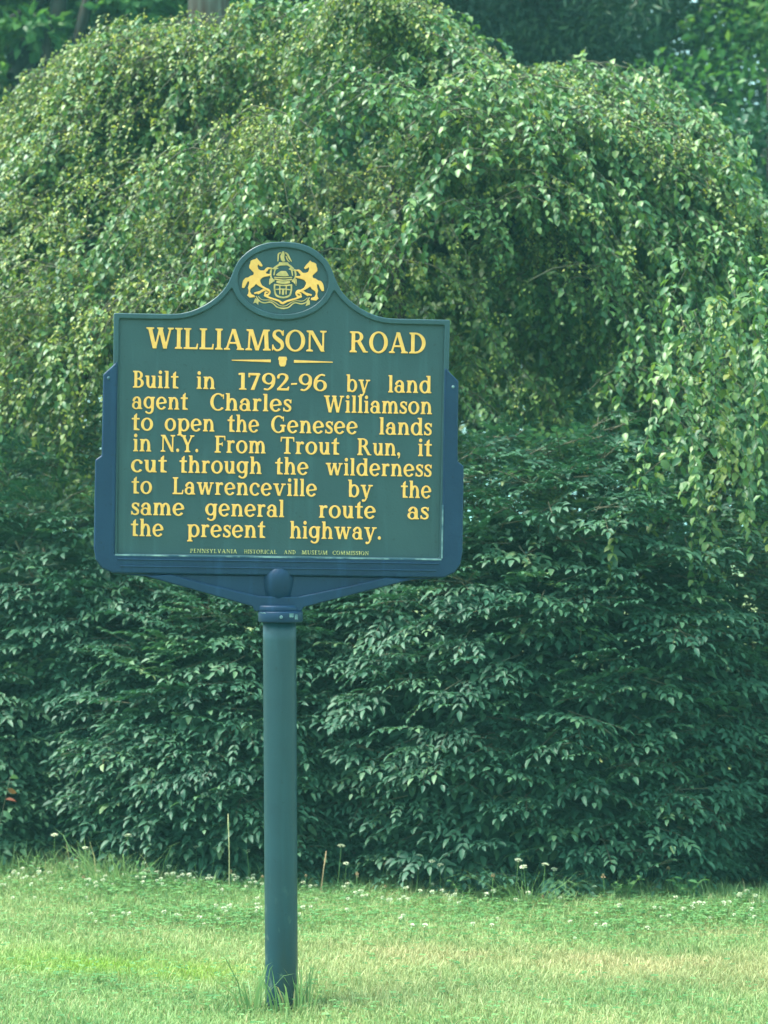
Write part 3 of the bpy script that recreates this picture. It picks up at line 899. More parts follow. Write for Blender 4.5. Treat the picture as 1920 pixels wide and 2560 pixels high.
# worn lip along the panel's lower edge
M_ = solid([np.array([(-351 * U, uz(1205.2)), (351 * U, uz(1205.2)), (351 * U, uz(1201.9)), (-351 * U, uz(1201.9))])], .0212, .004, .0008)
head_part('worn_edge', M_, M_CHIP, bracket)
M_ = solid([np.array([(350.6 * U, uz(1201)), (353.8 * U, uz(1201)), (354.2 * U, uz(1085)), (351.0 * U, uz(1085))])], .0212, .004, .0008)
head_part('worn_edge', M_, M_CHIP, bracket)
for x, y in ((-371, 824), (371, 829)):
    bm = bmesh.new(); bmesh.ops.create_uvsphere(bm, u_segments=14, v_segments=8, radius=3.4 * U)
    bm.transform(Matrix.Translation((x * U, -.020, uz(y))) @ Matrix.Diagonal((1, .6, 1, 1)))
    head_part('rivet', mesh_from_bm('rivet', bm), M_CHIP, bracket)

# post
cu_ = lathe([(47.5 * U, uz(1343)), (48.5 * U, uz(1341)), (48.5 * U, uz(1322)), (47.5 * U, uz(1320.2))], 48)
me = mesh_from_bm('collar', cu_); me.materials.append(M_BRK)
collar = link('collar', me, marker)
bm = bmesh.new(); bmesh.ops.create_cone(bm, cap_ends=True, segments=6, radius1=4 * U, radius2=3.4 * U, depth=.010)
bm.transform(Matrix.Translation((4 * U, -49.5 * U, uz(1331))) @ Matrix.Rotation(PI / 2, 4, 'X'))
me = mesh_from_bm('bolt', bm); me.materials.append(M_CHIP)
link('bolt', me, collar)
for a0, a1, z0, z1 in ((R(-64), R(-52), 1323.5, 1333), (R(-48), R(-38), 1326, 1338), (R(-150), R(-128), 1321.5, 1324)):
    bm = bmesh.new(); rr = 48.9 * U; n = 6; vs = []
    for i in range(n + 1):
        a = a0 + (a1 - a0) * i / n; j = random.uniform(-1, 1)
        vs.append((bm.verts.new((rr * math.cos(a), rr * math.sin(a), uz(z1 - 1 + j))), bm.verts.new((rr * math.cos(a), rr * math.sin(a), uz(z0 + j)))))
    for a, b in zip(vs[:-1], vs[1:]): bm.faces.new((a[0], b[0], b[1], a[1]))
    me = mesh_from_bm('paint_chip', bm); me.materials.append(M_CHIP)
    link('paint_chip', me, collar)
pr = [(35.2 * U, -.05)] + [(35.2 * U + (i / 20) * .9 * U, i / 20 * uz(1342)) for i in range(0, 21)]
me = mesh_from_bm('post', lathe(pr, 56)); me.materials.append(M_POLE)
post = link('post', me, marker)
post.location = (.0044, 0, 0)
post.rotation_euler = (0, R(-.36), 0)

# ------------------------------------------------------------------ shrubs with leaves in flat layered sprays
def fbm(p, f):
    return noise.noise(Vector(p) * f) + .5 * noise.noise(Vector(p) * f * 2.1 + Vector((7, 3, 1)))


def shrub(name, label, c, rx, ry, rz, plates, seed, mat, leaf=.051, lean=0.0, power=2.7, core=1.7, cat='shrub', tuck=.14, ydrop=0.0):
    random.seed(seed)
    root = empty(name, (c[0], c[1], 0), label, cat, 'green shrubs along the lawn')
    L = Leaves(); tw = Tubes(4)
    origin = (c[0], c[1], 0)
    for k in range(int(plates * (1 + core))):
        inner = k >= plates
        while True:
            ph = random.uniform(0, 2 * PI)
            front = -math.sin(ph)
            if front > -.15 or random.random() < .30: break
        u = random.random() ** (1.25 if inner else .9)
        pf = (1 - u ** power) ** (1 / power) * (1 - tuck * (1 - u) ** 3)
        base = np.array([rx * pf * math.cos(ph), ry * pf * math.sin(ph), rz * u])
        nrm = unit(np.array([math.cos(ph) * (1 - u ** 2) / rx, math.sin(ph) * (1 - u ** 2) / ry, (u ** 2.2) / rz * .9]))
        s = 1 + .13 * fbm(base + np.array([seed, 0, 0]), 1.9) + .05 * noise.noise(Vector(base) * 6)
        s *= random.uniform(.45, .84) if inner else random.uniform(.90, 1.02)
        p = base * np.array([s, s, 1 - (1 - s) * (.9 if u > .5 else u)]) + np.array([c[0] + lean * u, c[1], 0.03])
        hd = unit(np.array([nrm[0] + random.gauss(0, .38), nrm[1] + random.gauss(0, .38), 0.0]))
        tilt = random.gauss(-.08, .26) + .55 * max(0, nrm[2])
        p[1] -= ydrop * (p[0] - c[0]) * .8
        d0 = unit(hd + np.array([0, 0, tilt]))
        up = unit(np.array([0, 0, 1.0]) - d0 * d0[2] + .20 * np.array([random.gauss(0, 1), random.gauss(0, 1), 0]))
        side = np.cross(up, d0)
        nspr = random.choice((3, 4, 5, 5))
        lsc = leaf * random.uniform(.74, 1.24) * (1.6 if inner else 1)
        rb = random.random() ** 1.3 * .6
        for si in range(nspr):
            an = (si - (nspr - 1) / 2) * random.uniform(.42, .62)
            ds = unit(d0 * math.cos(an) + side * math.sin(an) + up * random.gauss(0, .07))
            ln = random.uniform(.095, .17) * (1 - .25 * abs(an)) * leaf / .05
            st = p + side * an * .05
            ss = np.cross(up, ds)
            m = max(3, int(ln / (.028 * leaf / .05)))
            pts = []
            for i in range(m + 1):
                t = i / m
                q = st + ds * ln * t - np.array([0, 0, 1]) * (.10 * ln * t * t)
                pts.append(q)
                dd = unit(ds - np.array([0, 0, 1]) * .16 * t)
                if i == m:
                    L.add(q, unit(dd - np.array([0, 0, .15])), up + .15 * np.random.randn(3), lsc * random.uniform(.85, 1.1), lsc * random.uniform(.38, .50), min(1, rb + random.random() * .45))
                elif i > 0:
                    for sg in (1, -1):
                        if random.random() < .06: continue
                        dl = unit(dd * .75 + ss * sg * random.uniform(.55, .95) - np.array([0, 0, random.uniform(-.10, .14)]))
                        L.add(q, dl, up + .22 * np.random.randn(3), lsc * random.uniform(.7, 1.08), lsc * random.uniform(.31, .42), min(1, rb + random.random() * .45))
            if not inner and random.random() < .22:
                tw.add([pts[0] - ds * .08, pts[len(pts) // 2], pts[-1]], [.0030, .0022, .0010])
    # stems from the ground
    st = Tubes(6)
    for k in range(9):
        a = random.uniform(0, 2 * PI)
        b = np.array([c[0] + .12 * math.cos(a), c[1] + .10 * math.sin(a), -.05])
        e = np.array([c[0] + lean * .7 + rx * .6 * math.cos(a), c[1] + ry * .6 * math.sin(a), rz * random.uniform(.5, .8)])
        mid = (b + e) / 2 + np.array([-.1 * math.cos(a), -.1 * math.sin(a), .12])
        st.add([b, mid, e], [.018, .012, .005])
    np.random.seed(seed)
    L.build('foliage', [mat, M_TWIG], root, origin=origin, tubes=tw, tube_mat=1)
    st.build('stems', M_TWIG, root, origin=origin)
    return root


np.random.seed(3)
shrub('shrub', 'broad dark green shrub behind and right of the post, largest of the layered shrubs', (.62, 2.86), 1.22, 1.0, 1.98, 1450, 21, M_SHRUB, leaf=.046, tuck=.06, ydrop=.19)
shrub('shrub', 'low rounded dark green shrub just left of the post', (-.74, 2.80), .74, .64, 1.24, 680, 22, M_SHRUB, leaf=.046, tuck=.12, ydrop=.19)
shrub('shrub', 'tall green shrub behind the left side of the marker', (-1.25, 3.45), 1.2, .85, 2.0, 850, 23, M_SHRUB, leaf=.047)
shrub('shrub', 'grey-green shrub at the right edge beside the broad shrub', (2.25, 2.75), .62, .7, 1.35, 260, 24, M_SHRUB2, leaf=.06)
shrub('shrub', 'grey-green bushy undergrowth at the left edge below the hanging branches', (-2.0, 3.05), .75, .55, 1.0, 360, 25, M_SHRUB2, leaf=.048)

# ------------------------------------------------------------------ weeping tree behind the marker
def weeping_tree():
    random.seed(41); np.random.seed(41)
    c = np.array([0.0, 4.75, 0.0])
    root = empty('weeping_tree', tuple(c), 'broad yellow-green weeping tree with cascading branches behind the marker', 'tree')
    L = Leaves(); tw = Tubes(4)
    RX, RY, ZC, HZ, PW = 2.75, 2.1, 1.35, 2.41, 2.45

    def dome(ph, th, s):
        cr = max(math.cos(th), 0) ** (2 / PW); sr = max(math.sin(th), 0) ** (2 / PW)
        b = np.array([RX * cr * math.cos(ph), RY * cr * math.sin(ph), HZ * sr])
        b[2] *= 1 - (.065 if b[0] > 0 else .045) * max(-1, min(1, b[0] / 1.2))
        b[2] += (.21 * math.exp(-((b[0] + .12) / .85) ** 2) + .10 * math.exp(-((b[0] - .8) / .45) ** 2)) * sr
        k = s * (1 + .10 * fbm(b, .9) + .04 * fbm(b, 2.6))
        return c + np.array([0, 0, ZC]) + b * k

    def hang(p, d, n, lsc, leafp, mi, dens, sag=.26, fruit=.2, zmin=.15):
        """a drooping twig with alternate leaves"""
        q = np.array(p); dd = unit(d)
        pts = [q.copy()]
        for i in range(n):
            dd = unit(dd * .82 + np.array([random.gauss(0, .12), random.gauss(0, .12), -sag]))
            q = q + dd * dens
            if q[2] < zmin: break
            pts.append(q.copy())
            for rep in range(2):
                if random.random() < leafp:
                    sd_ = unit(np.array([random.gauss(0, 1), random.gauss(-.25, 1), 0]))
                    dl = unit(dd * .45 + sd_ * .8 + np.array([0, 0, -random.uniform(.0, .75)]))
                    nn = np.array([0, -.25, 1.0]) + sd_ * .35 + .35 * np.random.randn(3)
                    l = lsc * random.uniform(.65, 1.15)
                    L.add(q, dl, nn, l, l * random.uniform(.48, .64), None, mi)
            if mi == 1 and random.random() < fruit:
                for _ in range(random.randint(2, 5)):
                    f = q + .025 * np.random.randn(3)
                    l = random.uniform(.009, .016)
                    L.add(f, np.random.randn(3), np.random.randn(3), l, l, None, 2)
        if len(pts) > 2: tw.add([pts[0], pts[len(pts) // 2], pts[-1]], [.0018, .0014, .0008])

    tiers = [(random.uniform(-PI * 1.02, .02 * PI), random.uniform(.12, 1.3), random.uniform(.99, 1.065), random.uniform(.12, .24), random.uniform(.14, .42), -random.uniform(.16, .40)) for _ in range(34)]
    nb = 0
    while nb < 760:
        ph = random.uniform(0, 2 * PI)
        back = math.sin(ph) > .25
        if back and random.random() > .22: continue
        nb += 1
        th0 = random.uniform(.05, 1.5)
        s = random.choice((random.uniform(.84, .98), random.uniform(.94, 1.07)))
        if random.random() < .16: s *= .85
        xh = math.cos(ph)
        tier = random.choice(tiers) if random.random() < .52 else None
        if tier:
            ph = tier[0] + random.gauss(0, .13); th0 = max(.05, tier[1] + random.gauss(0, .06)); s = tier[2] + random.gauss(0, .008)
        elif s > .97: s -= .06
        xh = math.cos(ph)
        # right half: larger broad leaves; left half: finer, fruiting growth
        big = random.random() < (.25 + .65 * max(0, min(1, xh * .9 + .40)))
        lsc = random.uniform(.040, .058) if big else random.uniform(.026, .040)
        mi = 0 if big else 1
        n = random.randint(8, 13)
        # boughs sweep sideways away from the middle, then bow down
        side_ = (1 if xh > random.gauss(0, .25) else -1) * (1 if math.sin(ph) < 0 else -1)
        dph = side_ * random.uniform(.10, .48) * (1 - .3 * abs(xh))
        dth = -random.uniform(.10, .42)
        rise = random.uniform(.05, .16)
        if tier: dph = side_ * tier[4] * random.uniform(.85, 1.15); dth = tier[5] * random.uniform(.8, 1.2); rise = tier[3]
        zm = 1.72 + random.uniform(0, .35) if xh < -.1 else .2
        pts = []
        for i in range(n + 1):
            t = i / n
            th = th0 + dth * t * t
            p = dome(ph + dph * t, max(th, .0), s * (1 + .06 * t))
            p = p + np.array([0, 0, rise * math.sin(PI * min(t * 1.1, 1))])
            if th < 0: p[2] += th * 1.6
            pts.append(p)
        tw.add(pts, [.0045 - .0036 * i / n for i in range(n + 1)])
        for i in range(n + 1):
            tan = unit(pts[min(i + 1, n)] - pts[max(i - 1, 0)])
            for k in range(4):
                sd = unit(np.cross(tan, [0, 0, 1]) * random.choice((-1, 1)) * random.uniform(.3, 1) + tan * random.uniform(.2, 1.0) + np.array([0, 0, random.uniform(-.1, .5)]))
                hang(pts[i] + .035 * np.random.randn(3), sd, random.randint(2, 7), lsc, .84, mi, random.uniform(.027, .038) * (1.1 if big else .85), random.uniform(.2, .46), zmin=zm)
    # long curtains falling at the right-hand side in front of the broad shrub, and on the left
    for k in range(140):
        if k < 120:
            x = random.uniform(1.08, 2.5); y = 1.72 + .12 * random.random() + random.uniform(0, .75) ** 1.5; z = random.uniform(1.7, 2.75) - .2 * max(0, 1.5 - x)
            n = random.randint(14, 36) if x > 1.45 else random.randint(8, 20)
        else:
            x = random.uniform(-2.6, -1.45); y = 2.75 + random.uniform(-.1, .8); z = random.uniform(2.0, 2.7); n = random.randint(8, 14)
        hang((x, y, z), (random.gauss(.1, .5), random.gauss(-.25, .3), .25), n, random.uniform(.038, .058), .85, 0 if random.random() < .88 else 1, .033)
    # dense inner leaves
    for k in range(2000):
        ph = random.uniform(-PI, 0) if random.random() < .8 else random.uniform(0, PI)
        p = dome(ph, random.uniform(.0, 1.5), random.uniform(.55, .82))
        hang(p, np.random.randn(3), random.randint(4, 7), .065, 1, 0, .05, zmin=1.6 if p[0] < -.3 else .15)
    L.build('foliage', [M_WEEP, M_WEEP_S, M_FRUIT, M_TWIG], root, origin=c, tubes=tw, tube_mat=3)
    tr = Tubes(10)
    tr.add([(c[0], c[1], -.1), (c[0] + .03, c[1], .8), (c[0] - .05, c[1] + .05, 1.8), (c[0] + .02, c[1], 2.9), (c[0], c[1], 3.5)], [.20, .15, .13, .12, .07])
    tr.build('trunk', M_DBARK, root, origin=c)
    lm = Tubes(7)
    for k in range(14):
        ph = k / 14 * 2 * PI + random.uniform(-.2, .2)
        e = dome(ph, .55, .8); m1 = (np.array([c[0], c[1], 3.0]) + e) / 2 + np.array([0, 0, .45])
        lm.add([(c[0], c[1], 2.6 + random.uniform(0, .7)), tuple(m1), tuple(e), tuple(dome(ph, .2, .84))], [.07, .05, .03, .012])
    lm.build('limbs', M_DBARK, root, origin=c)


weeping_tree()

# ------------------------------------------------------------------ trees beyond
def far_tree(name, label, base, height, crown_c, crown_r, n, leaf, mat, seed, trunk=None, clumps=70, bark=None, group='trees beyond the weeping tree', narrow=.55, droop=.2):
    random.seed(seed)
    g = np.random.default_rng(seed)
    root = empty(name, (base[0], base[1], 0), label, 'tree', group)
    o = (base[0], base[1], 0)
    cc = np.array(crown_c); cr = np.array(crown_r)
    v = unit(g.normal(size=(clumps, 3)))
    cen = cc + v * cr * (g.random((clumps, 1)) ** .45) * .92
    rad = g.uniform(.32, .62, clumps) * cr.mean() * .40
    k = g.integers(0, clumps, n)
    dv = unit(g.normal(size=(n, 3)))
    dv[:, 2] = np.where(g.random(n) < .6, np.abs(dv[:, 2]), dv[:, 2])
    pos = cen[k] + dv * (rad[k] * (g.random(n) ** .35))[:, None] * np.array([1.25, 1.25, .72])
    pos = pos[pos[:, 2] > .1]; n = len(pos); dv = dv[:n]
    d = unit(dv * np.array([1, 1, .4]) + .6 * g.normal(size=(n, 3)) + np.array([0, 0, -droop]))
    nn = np.array([0, 0, .8]) + .6 * g.normal(size=(n, 3)) + .5 * dv
    L = Leaves()
    L.p, L.d, L.n = list(pos), list(d), list(nn)
    L.l = list(leaf * g.uniform(.7, 1.3, n)); L.w = list(np.array(L.l) * narrow * g.uniform(.8, 1.2, n))
    cb = g.random(clumps) * .5
    L.r = list(np.clip(cb[k[:n]] + g.random(n) * .5, 0, 1)); L.m = [0] * n
    L.build('crown', [mat], root, V=FAR_V, F=FAR_F, origin=o)
    t = Tubes(12)
    trunk = trunk or [[(base[0], base[1], -.1, .16), (base[0] + .05, base[1], height * .5, .11), (base[0], base[1], height * .9, .04)]]
    for tr in trunk:
        t.add([q[:3] for q in tr], [q[3] for q in tr])
    for i in range(10):
        q = cen[g.integers(0, clumps)]
        z0 = min(max(q[2] - .8, .8), height * .8)
        t.add([(base[0], base[1], z0), tuple((np.array([base[0], base[1], z0]) + q) / 2 + np.array([0, 0, .2])), tuple(q)], [.045, .03, .01])
    t.build('trunk', bark or M_DBARK, root, origin=o)
    return root


far_tree('cedar_tree', 'tall tree with a thick grey and red-brown trunk showing above the weeping tree', (-1.31, 8.6), 11, (-1.3, 9.2, 8.3), (2.2, 1.6, 1.9), 16000, .09, M_FARD, 51,
         trunk=[[(-1.33, 8.6, -.1, .26), (-1.33, 8.6, 3.5, .165), (-1.29, 8.6, 6.5, .15), (-1.3, 8.7, 10, .08)]], bark=M_BARK)
far_tree('broadleaf_tree', 'leafy tree with two dark slanting trunks in the upper left corner', (-2.9, 9.3), 8, (-2.3, 10.2, 5.6), (1.6, 1.0, 1.6), 15000, .13, M_FARB, 52,
         trunk=[[(-3.1, 9.3, -.1, .15), (-2.9, 9.3, 3.6, .085), (-2.62, 9.3, 5.1, .075), (-2.35, 9.3, 6.8, .05)], [(-2.9, 9.3, 3.0, .08), (-2.68, 9.25, 4.2, .06), (-2.4, 9.2, 5.2, .05), (-2.0, 9.2, 6.8, .03)]])
far_tree('broadleaf_tree', 'dark leafy tree at the far left edge behind the weeping tree', (-4.4, 9.0), 8, (-4.2, 9.0, 3.8), (1.5, 1.4, 3.2), 22000, .10, M_FARD, 53)
far_tree('conifer_tree', 'dark feathery evergreen to the upper right behind the weeping tree', (1.3, 10.2), 11, (1.4, 10.2, 5.2), (1.9, 1.3, 4.6), 52000, .11, M_CON, 54, narrow=.22, droop=.6, clumps=130)
far_tree('broadleaf_tree', 'brighter green tree in the upper right corner', (3.5, 9.2), 9, (3.5, 9.0, 4.5), (1.5, 1.2, 3.9), 34000, .085, M_FARB, 55, clumps=110)
far_tree('broadleaf_tree', 'mid green tree filling the gap at the right behind the hanging branches', (2.7, 7.6), 5.2, (2.7, 7.7, 2.6), (1.2, .9, 2.2), 20000, .08, M_FARD, 56)
far_tree('undergrowth_bush', 'low dark bush behind the left side of the weeping tree', (-2.7, 8.0), 2.6, (-2.7, 8.0, 1.3), (1.5, .7, 1.35), 14000, .09, M_FARD, 58, clumps=80)
for i, (x, y, h, w, lab) in enumerate(((-7.2, 15, 10, 2.8, 'dense tree far back beyond the left edge'), (-2.6, 15.5, 11, 2.7, 'dense tree far back between the slanting trunks and the grey trunk'),
                                       (1.9, 16, 12, 2.7, 'dense tree far back behind the dark evergreen'), (-.4, 17, 13, 2.6, 'dense tree far back behind the grey trunk, rightward of it'), (6.2, 15, 11, 2.8, 'dense tree far back beyond the right corner tree'))):
    far_tree('broadleaf_tree', lab, (x, y), h, (x, y, h * .5), (w, 1.8, h * .5), 36000, .16, M_FARD, 60 + i, clumps=130)

# pale pole leaning in the upper left
t = Tubes(8)
t.add([(-2.55, 9.6, 3.0), (-2.19, 9.6, 6.6)], [.017, .017])
o = t.build('guy_wire', solid_mat('pale_plastic_guard', (.45, .62, .68), .5), None)
tag(o, 'thin pale blue slanting cable guard in the upper left corner', 'cable')

# ------------------------------------------------------------------ small plants
M_WHITE = leaf_mat('clover_petal', [(.50, .56, .37), (.5, .70, .73, .54), (.60, .52, .40)], rough=.7, trans=.2, tint=(1, 1, 1))
M_STALK = solid_mat('green_stalk', (.13, .24, .07), .6)
M_SEED = solid_mat('seed_head_brown', (.30, .19, .10), .8, (.42, .30, .17), 60)
M_DRYST = solid_mat('dry_straw', (.45, .44, .22), .7)


def flower_mesh(name, stalk_h, head_r, flat=.75, n=34, seed=1, mats=None):
    g = np.random.default_rng(seed)
    V, lp, st, mi, rn = [], [], [], [], []
    k = 4
    for i, z in enumerate((0, stalk_h * .5, stalk_h)):
        for j in range(k):
            a = j * PI / 2
            V.append((.0011 * math.cos(a) + .004 * (i == 1), .0011 * math.sin(a), z)); rn.append(.5)
    for i in range(2):
        for j in range(k):
            st.append(len(lp)); j2 = (j + 1) % k
            lp += [i * k + j, i * k + j2, (i + 1) * k + j2, (i + 1) * k + j]; mi.append(1)
    c = np.array([0, 0, stalk_h + head_r * flat * .4])
    for i in range(n):
        d = unit(g.normal(size=3)); d[2] = abs(d[2]) if g.random() < .7 else d[2]
        d = unit(d)
        b = unit(np.cross(d, g.normal(size=3)))
        e = np.array([1, 1, flat])
        q0 = c + d * head_r * .25 * e; q1 = c + (d * head_r * .8 + b * head_r * .24) * e; q2 = c + d * head_r * e; q3 = c + (d * head_r * .8 - b * head_r * .24) * e
        s = len(V); r = g.random()
        V += [tuple(q0), tuple(q1), tuple(q2), tuple(q3)]; rn += [r] * 4
        st.append(len(lp)); lp += [s, s + 1, s + 2, s + 3]; mi.append(0)
    return np_mesh(name, V, lp, st, mats or [M_WHITE, M_STALK], True, {'rnd': rn}, mi)


def scatter(name, meshes, spots, label, cat, group, smin=.8, smax=1.25):
    for i, (x, y) in enumerate(spots):
        o = link(name, meshes[i % len(meshes)])
        s = random.uniform(smin, smax)
        o.location = (x, y, float(ground_z(np.array(x), np.array(y))))
        o.rotation_euler = (random.gauss(0, .12), random.gauss(0, .12), random.uniform(0, 2 * PI))
        o.scale = (s, s, s)
        tag(o, label, cat, group)


random.seed(77)
cl = [flower_mesh('clover_flower', .040 + .007 * i, .0082 + .001 * i, .75, 34, 80 + i) for i in range(4)]
spots = []
def grp(n, cx, cy, sx, sy):
    for _ in range(n):
        x = random.gauss(cx, sx); y = random.gauss(cy, sy)
        if abs(x - MX) < .10 and abs(y) < .12: continue
        if y > hedge_front(x) - .02: y = hedge_front(x) - random.uniform(.03, .2)
        spots.append((x, y))
grp(26, -.68, 1.28, .22, .06)
grp(34, -.95, 2.05, .30, .12)
grp(16, -1.4, 1.95, .15, .15)
grp(26, -1.0, 2.2, .4, .06)
grp(16, -.5, 2.05, .2, .06)
grp(16, -.1, 1.75, .25, .15)
grp(22, .35, 1.80, .35, .18)
grp(28, 1.4, 1.45, .20, .14)
grp(10, .95, 1.35, .25, .15)
grp(12, .35, 1.15, .30, .12)
grp(5, -1.1, -.35, .6, .35)
scatter('clover_flower', cl, spots, 'small round white clover head low in the mown lawn', 'flower', 'white clover heads scattered over the lawn')
tall = [flower_mesh('tall_flower', .15 + .02 * i, .017, .45, 40, 90 + i) for i in range(3)]
spots = [(-.92, 2.30), (-.80, 2.27), (-.74, 2.33), (-.56, 2.28), (-.45, 2.30), (-.20, 2.20), (-.16, 2.23), (.135, 2.17), (.185, 2.16), (.235, 2.17), (.25, 2.15), (-1.42, 2.42), (-1.30, 2.44), (-1.10, 2.32)]
spots = [(x, hedge_front(x) - .03 - .04 * random.random()) for x, _ in spots]
scatter('tall_flower', tall, spots, 'flat-topped white flower standing on a tall thin stalk before the shrubs', 'flower', 'tall white flowers at the shrubs foot', .85, 1.15)
sds = [flower_mesh('seed_stalk', .10 + .02 * i, .008, 1.6, 24, 95 + i, [M_SEED, M_STALK]) for i in range(3)]
spots = [(-.35 + .02, 1.95), (-.02, 2.12), (.03, 2.16), (1.18, 1.92), (1.25, 1.96), (1.62, 1.9), (1.72, 1.92), (.0, 1.5), (.3, 1.45), (.6, 1.5), (-1.2, 1.7), (-.6, 1.75), (-.5, 1.9), (.42, 1.62), (-.1, 1.6), (.9, 1.75)]
scatter('seed_stalk', sds, spots, 'brown seed head on a short stalk in the upper lawn', 'weed', 'brown seed heads in the lawn')


def tuft(name, label, loc, n, h0, h1, spread, lean0, lean1, seed, w=(.003, .006), dry=.06, rn=(.1, .6)):
    g = np.random.default_rng(seed)
    a = g.uniform(0, 2 * PI, n); r = spread * np.sqrt(g.random(n))
    x, y = r * np.cos(a), r * np.sin(a)
    o = blades(name, x, y, g.uniform(h0, h1, n), g.uniform(*w, n), g.uniform(lean0, lean1, n), M_GRASS, g.uniform(*rn, n), np.where(g.random(n) < dry, .8, 0), seed=seed, az=a + g.normal(0, .5, n), zoff=np.full(n, -.01), curl=1.3)
    z = float(ground_z(np.array(loc[0]), np.array(loc[1])))
    o.location = (loc[0], loc[1], z)
    tag(o, label, 'grass')
    return o


tuft('grass_tuft', 'tuft of uncut green grass hugging the front of the post foot', (MX + .045, -.085, 0), 60, .05, .20, .08, .1, .7, 101, w=(.004, .007), rn=(.0, .5))
tuft('grass_tuft', 'straggly long grass blades leaning out left of the post foot', (MX - .085, -.05, 0), 24, .08, .27, .04, .3, 1.0, 102, w=(.004, .008), rn=(.0, .35))
tuft('grass_clump', 'arching clump of long grass blades at the foot of the broad shrub', (.60, 1.82, 0), 170, .10, .27, .13, .55, 1.3, 103, w=(.002, .0042), rn=(.0, .3))
tuft('grass_clump', 'loose clump of long grass at the foot of the shrubs by the left edge', (-1.15, 2.22, 0), 90, .14, .30, .22, .35, 1.1, 104, rn=(.0, .45))
tuft('grass_tuft', 'wispy dry tuft standing right of the post foot', (MX + .075, -.02, 0), 14, .08, .22, .03, .1, .5, 105, dry=.3)
scatter('tall_flower', tall, [(.58, 1.80), (.64, 1.79), (.53, 1.82), (.68, 1.83)], 'flat-topped white flower rising out of the arching grass clump', 'flower', 'white flowers in the grass clump', .8, 1.1)
t = Tubes(5)
t.add([(-.645, 2.02, -.03), (-.645, 2.02, .15), (-.649, 2.02, .30)], [.0019, .0016, .0012])
t.add([(-.649, 2.02, .25), (-.649, 2.02, .28), (-.650, 2.02, .32)], [.0015, .003, .001])
tag(t.build('grass_stalk', M_DRYST, None), 'single tall pale grass stalk left of the post before the shrubs', 'grass')
t = Tubes(5)
t.add([(-.265, 2.0, -.03), (-.25, 2.0, .10), (-.24, 2.0, .17)], [.003, .0022, .0016])
t.add([(-.25, 2.0, .10), (-.244, 2.0, .13), (-.240, 2.0, .165)], [.002, .0045, .001])
tag(t.build('grass_stalk', M_SEED, None), 'thin reddish grass stalk just right of the post before the shrubs', 'grass')


def red_weed():
    random.seed(5)
    loc = (-1.72, 2.38, 0)
    r = empty('weed', loc, 'straggly weed with a few red leaves at the left edge', 'plant')
    L = Leaves(); Rl = Leaves(); t = Tubes(4)
    for k in range(5):
        a = random.uniform(0, 2 * PI); p = np.array(loc); pts = []
        d = unit(np.array([.25 * math.cos(a), .25 * math.sin(a), 1]))
        for i in range(9):
            p = p + d * .05; pts.append(p.copy())
            dl = unit(np.array([random.gauss(0, 1), random.gauss(0, 1), -.2]))
            tgt = Rl if (k == 1 and 6 <= i <= 7) else L
            tgt.add(p, dl, np.array([0, -.4, 1]) + .4 * np.random.randn(3), random.uniform(.04, .065), .026)
        t.add([loc] + pts, [.003] * 5 + [.0015] * 5)
    L.build('foliage', [M_SHRUB2], r, origin=loc)
    Rl.build('red_leaves', [M_RED], r, origin=loc)
    t.build('stems', M_TWIG, r, origin=loc)


red_weed()


def clover_leaves():
    random.seed(31); g = np.random.default_rng(31)
    L = Leaves()
    for cx, cy, sx, sy, n in ((-.75, 1.35, .35, .14, 900), (-.95, 2.0, .45, .16, 1300), (.4, 1.72, .45, .2, 1300), (1.3, 1.45, .35, .2, 1100), (.4, 1.1, .6, .2, 700), (-.9, .3, .6, .3, 600), (.6, -.2, .7, .3, 500)):
        for x, y in zip(g.normal(cx, sx, n), g.normal(cy, sy, n)):
            if y > hedge_front(x) + .1: continue
            z = float(ground_z(x, y)) + random.uniform(.022, .045); a = random.uniform(0, 6.28); r = random.random()
            l = random.uniform(.009, .016)
            for q in range(3):
                b = a + q * 2.1
                L.add((x, y, z), (math.cos(b), math.sin(b), .12), (random.gauss(0, .2), random.gauss(0, .2), 1), l, l * .85, r)
    o = L.build('clover_leaves', [leaf_mat('clover_leaf', [(.06, .17, .06), (.5, .10, .24, .085), (.17, .31, .12)], rough=.55, spec=.3)], None, V=FAR_V, F=FAR_F)
    tag(o, 'patches of small clover leaves among the mown grass', 'clover', kind='stuff')


clover_leaves()


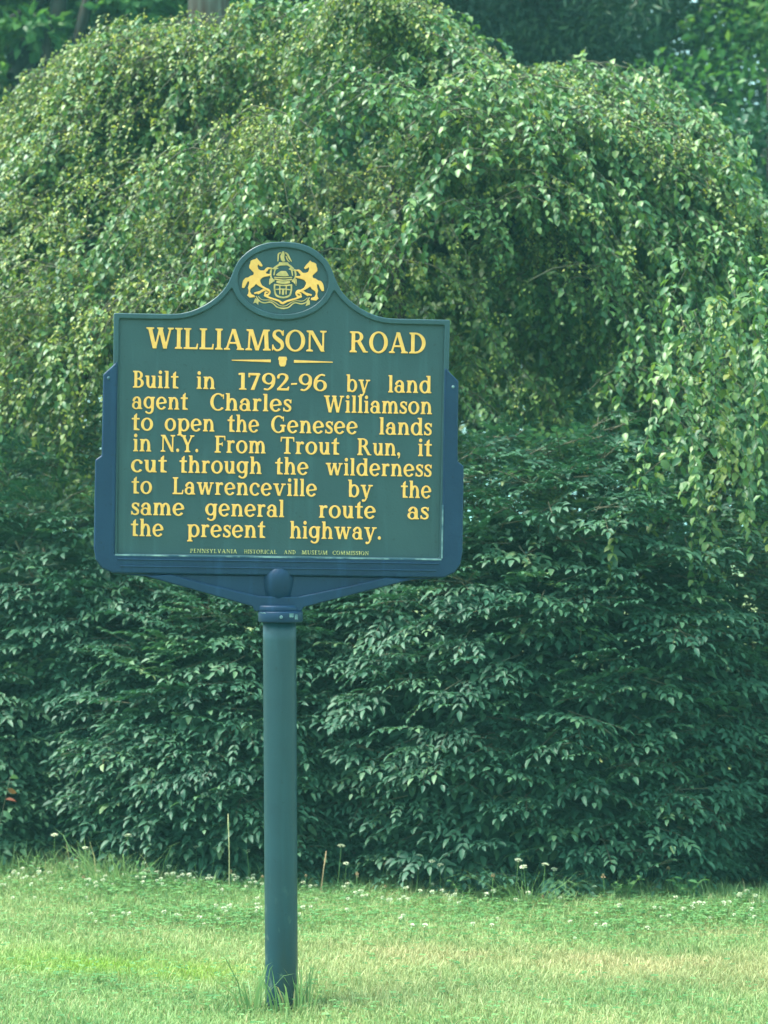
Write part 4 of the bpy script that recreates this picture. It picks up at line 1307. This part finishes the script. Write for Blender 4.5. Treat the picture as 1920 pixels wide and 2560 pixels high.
def low_weed(seed):
    random.seed(seed); np.random.seed(seed)
    L = Leaves(); t = Tubes(4)
    for k in range(6):
        a = k * 1.05 + random.uniform(-.3, .3); p = np.zeros(3); pts = [(0, 0, -.03)]
        d = unit(np.array([.5 * math.cos(a), .5 * math.sin(a), 1]))
        for i in range(random.randint(3, 6)):
            p = p + d * .028; pts.append(tuple(p)); d = unit(d + np.array([0, 0, -.12]))
            b = random.uniform(0, 6.28)
            L.add(p.copy(), (math.cos(b), math.sin(b), .2), np.array([0, -.2, 1]) + .3 * np.random.randn(3), random.uniform(.035, .065), random.uniform(.018, .032))
        t.add(pts, [.002] * len(pts))
    o = L.build('weed', [M_LWEED, M_STALK], None, tubes=t, tube_mat=1)
    me = o.data; bpy.data.objects.remove(o)
    return me


M_LWEED = leaf_mat('weed_leaf', [(.04, .12, .05), (.5, .07, .18, .065), (.14, .26, .09)], rough=.5, spec=.35)
wm = [low_weed(200 + i) for i in range(4)]
random.seed(9)
scatter('weed', wm, [(x, hedge_front(x) + random.uniform(-.14, .0)) for x in (-1.62, -1.5, -1.33, -1.2, -1.02, -.85, -.66, -.52, -.12, .05, .32, .48, .78, .98, 1.22, 1.45, 1.6)],
        'low broad-leaved weed at the edge of the lawn under the shrubs', 'weed', 'broad-leaved weeds along the foot of the shrubs', .45, .85)

# ------------------------------------------------------------------ teal volume added to lift and tint the dark tones
hm, hnt, hout = new_mat('teal_veil_volume')
pv = hnt.nodes.new('ShaderNodeVolumePrincipled')
pv.inputs['Color'].default_value = (.36, .90, .88, 1)
pv.inputs['Density'].default_value = .0023
pv.inputs['Anisotropy'].default_value = 0.0
hnt.links.new(pv.outputs[0], hout.inputs['Volume'])
bm = bmesh.new(); bmesh.ops.create_cube(bm, size=1)
bm.transform(Matrix.Translation((0, 150, 6)) @ Matrix.Diagonal((640, 540, 18, 1)))
me = mesh_from_bm('added_teal_veil', bm); me.materials.append(hm)
tag(link('added_teal_veil', me), 'thin teal volume added to lift and tint the dark tones', 'added_teal_veil', kind='stuff')
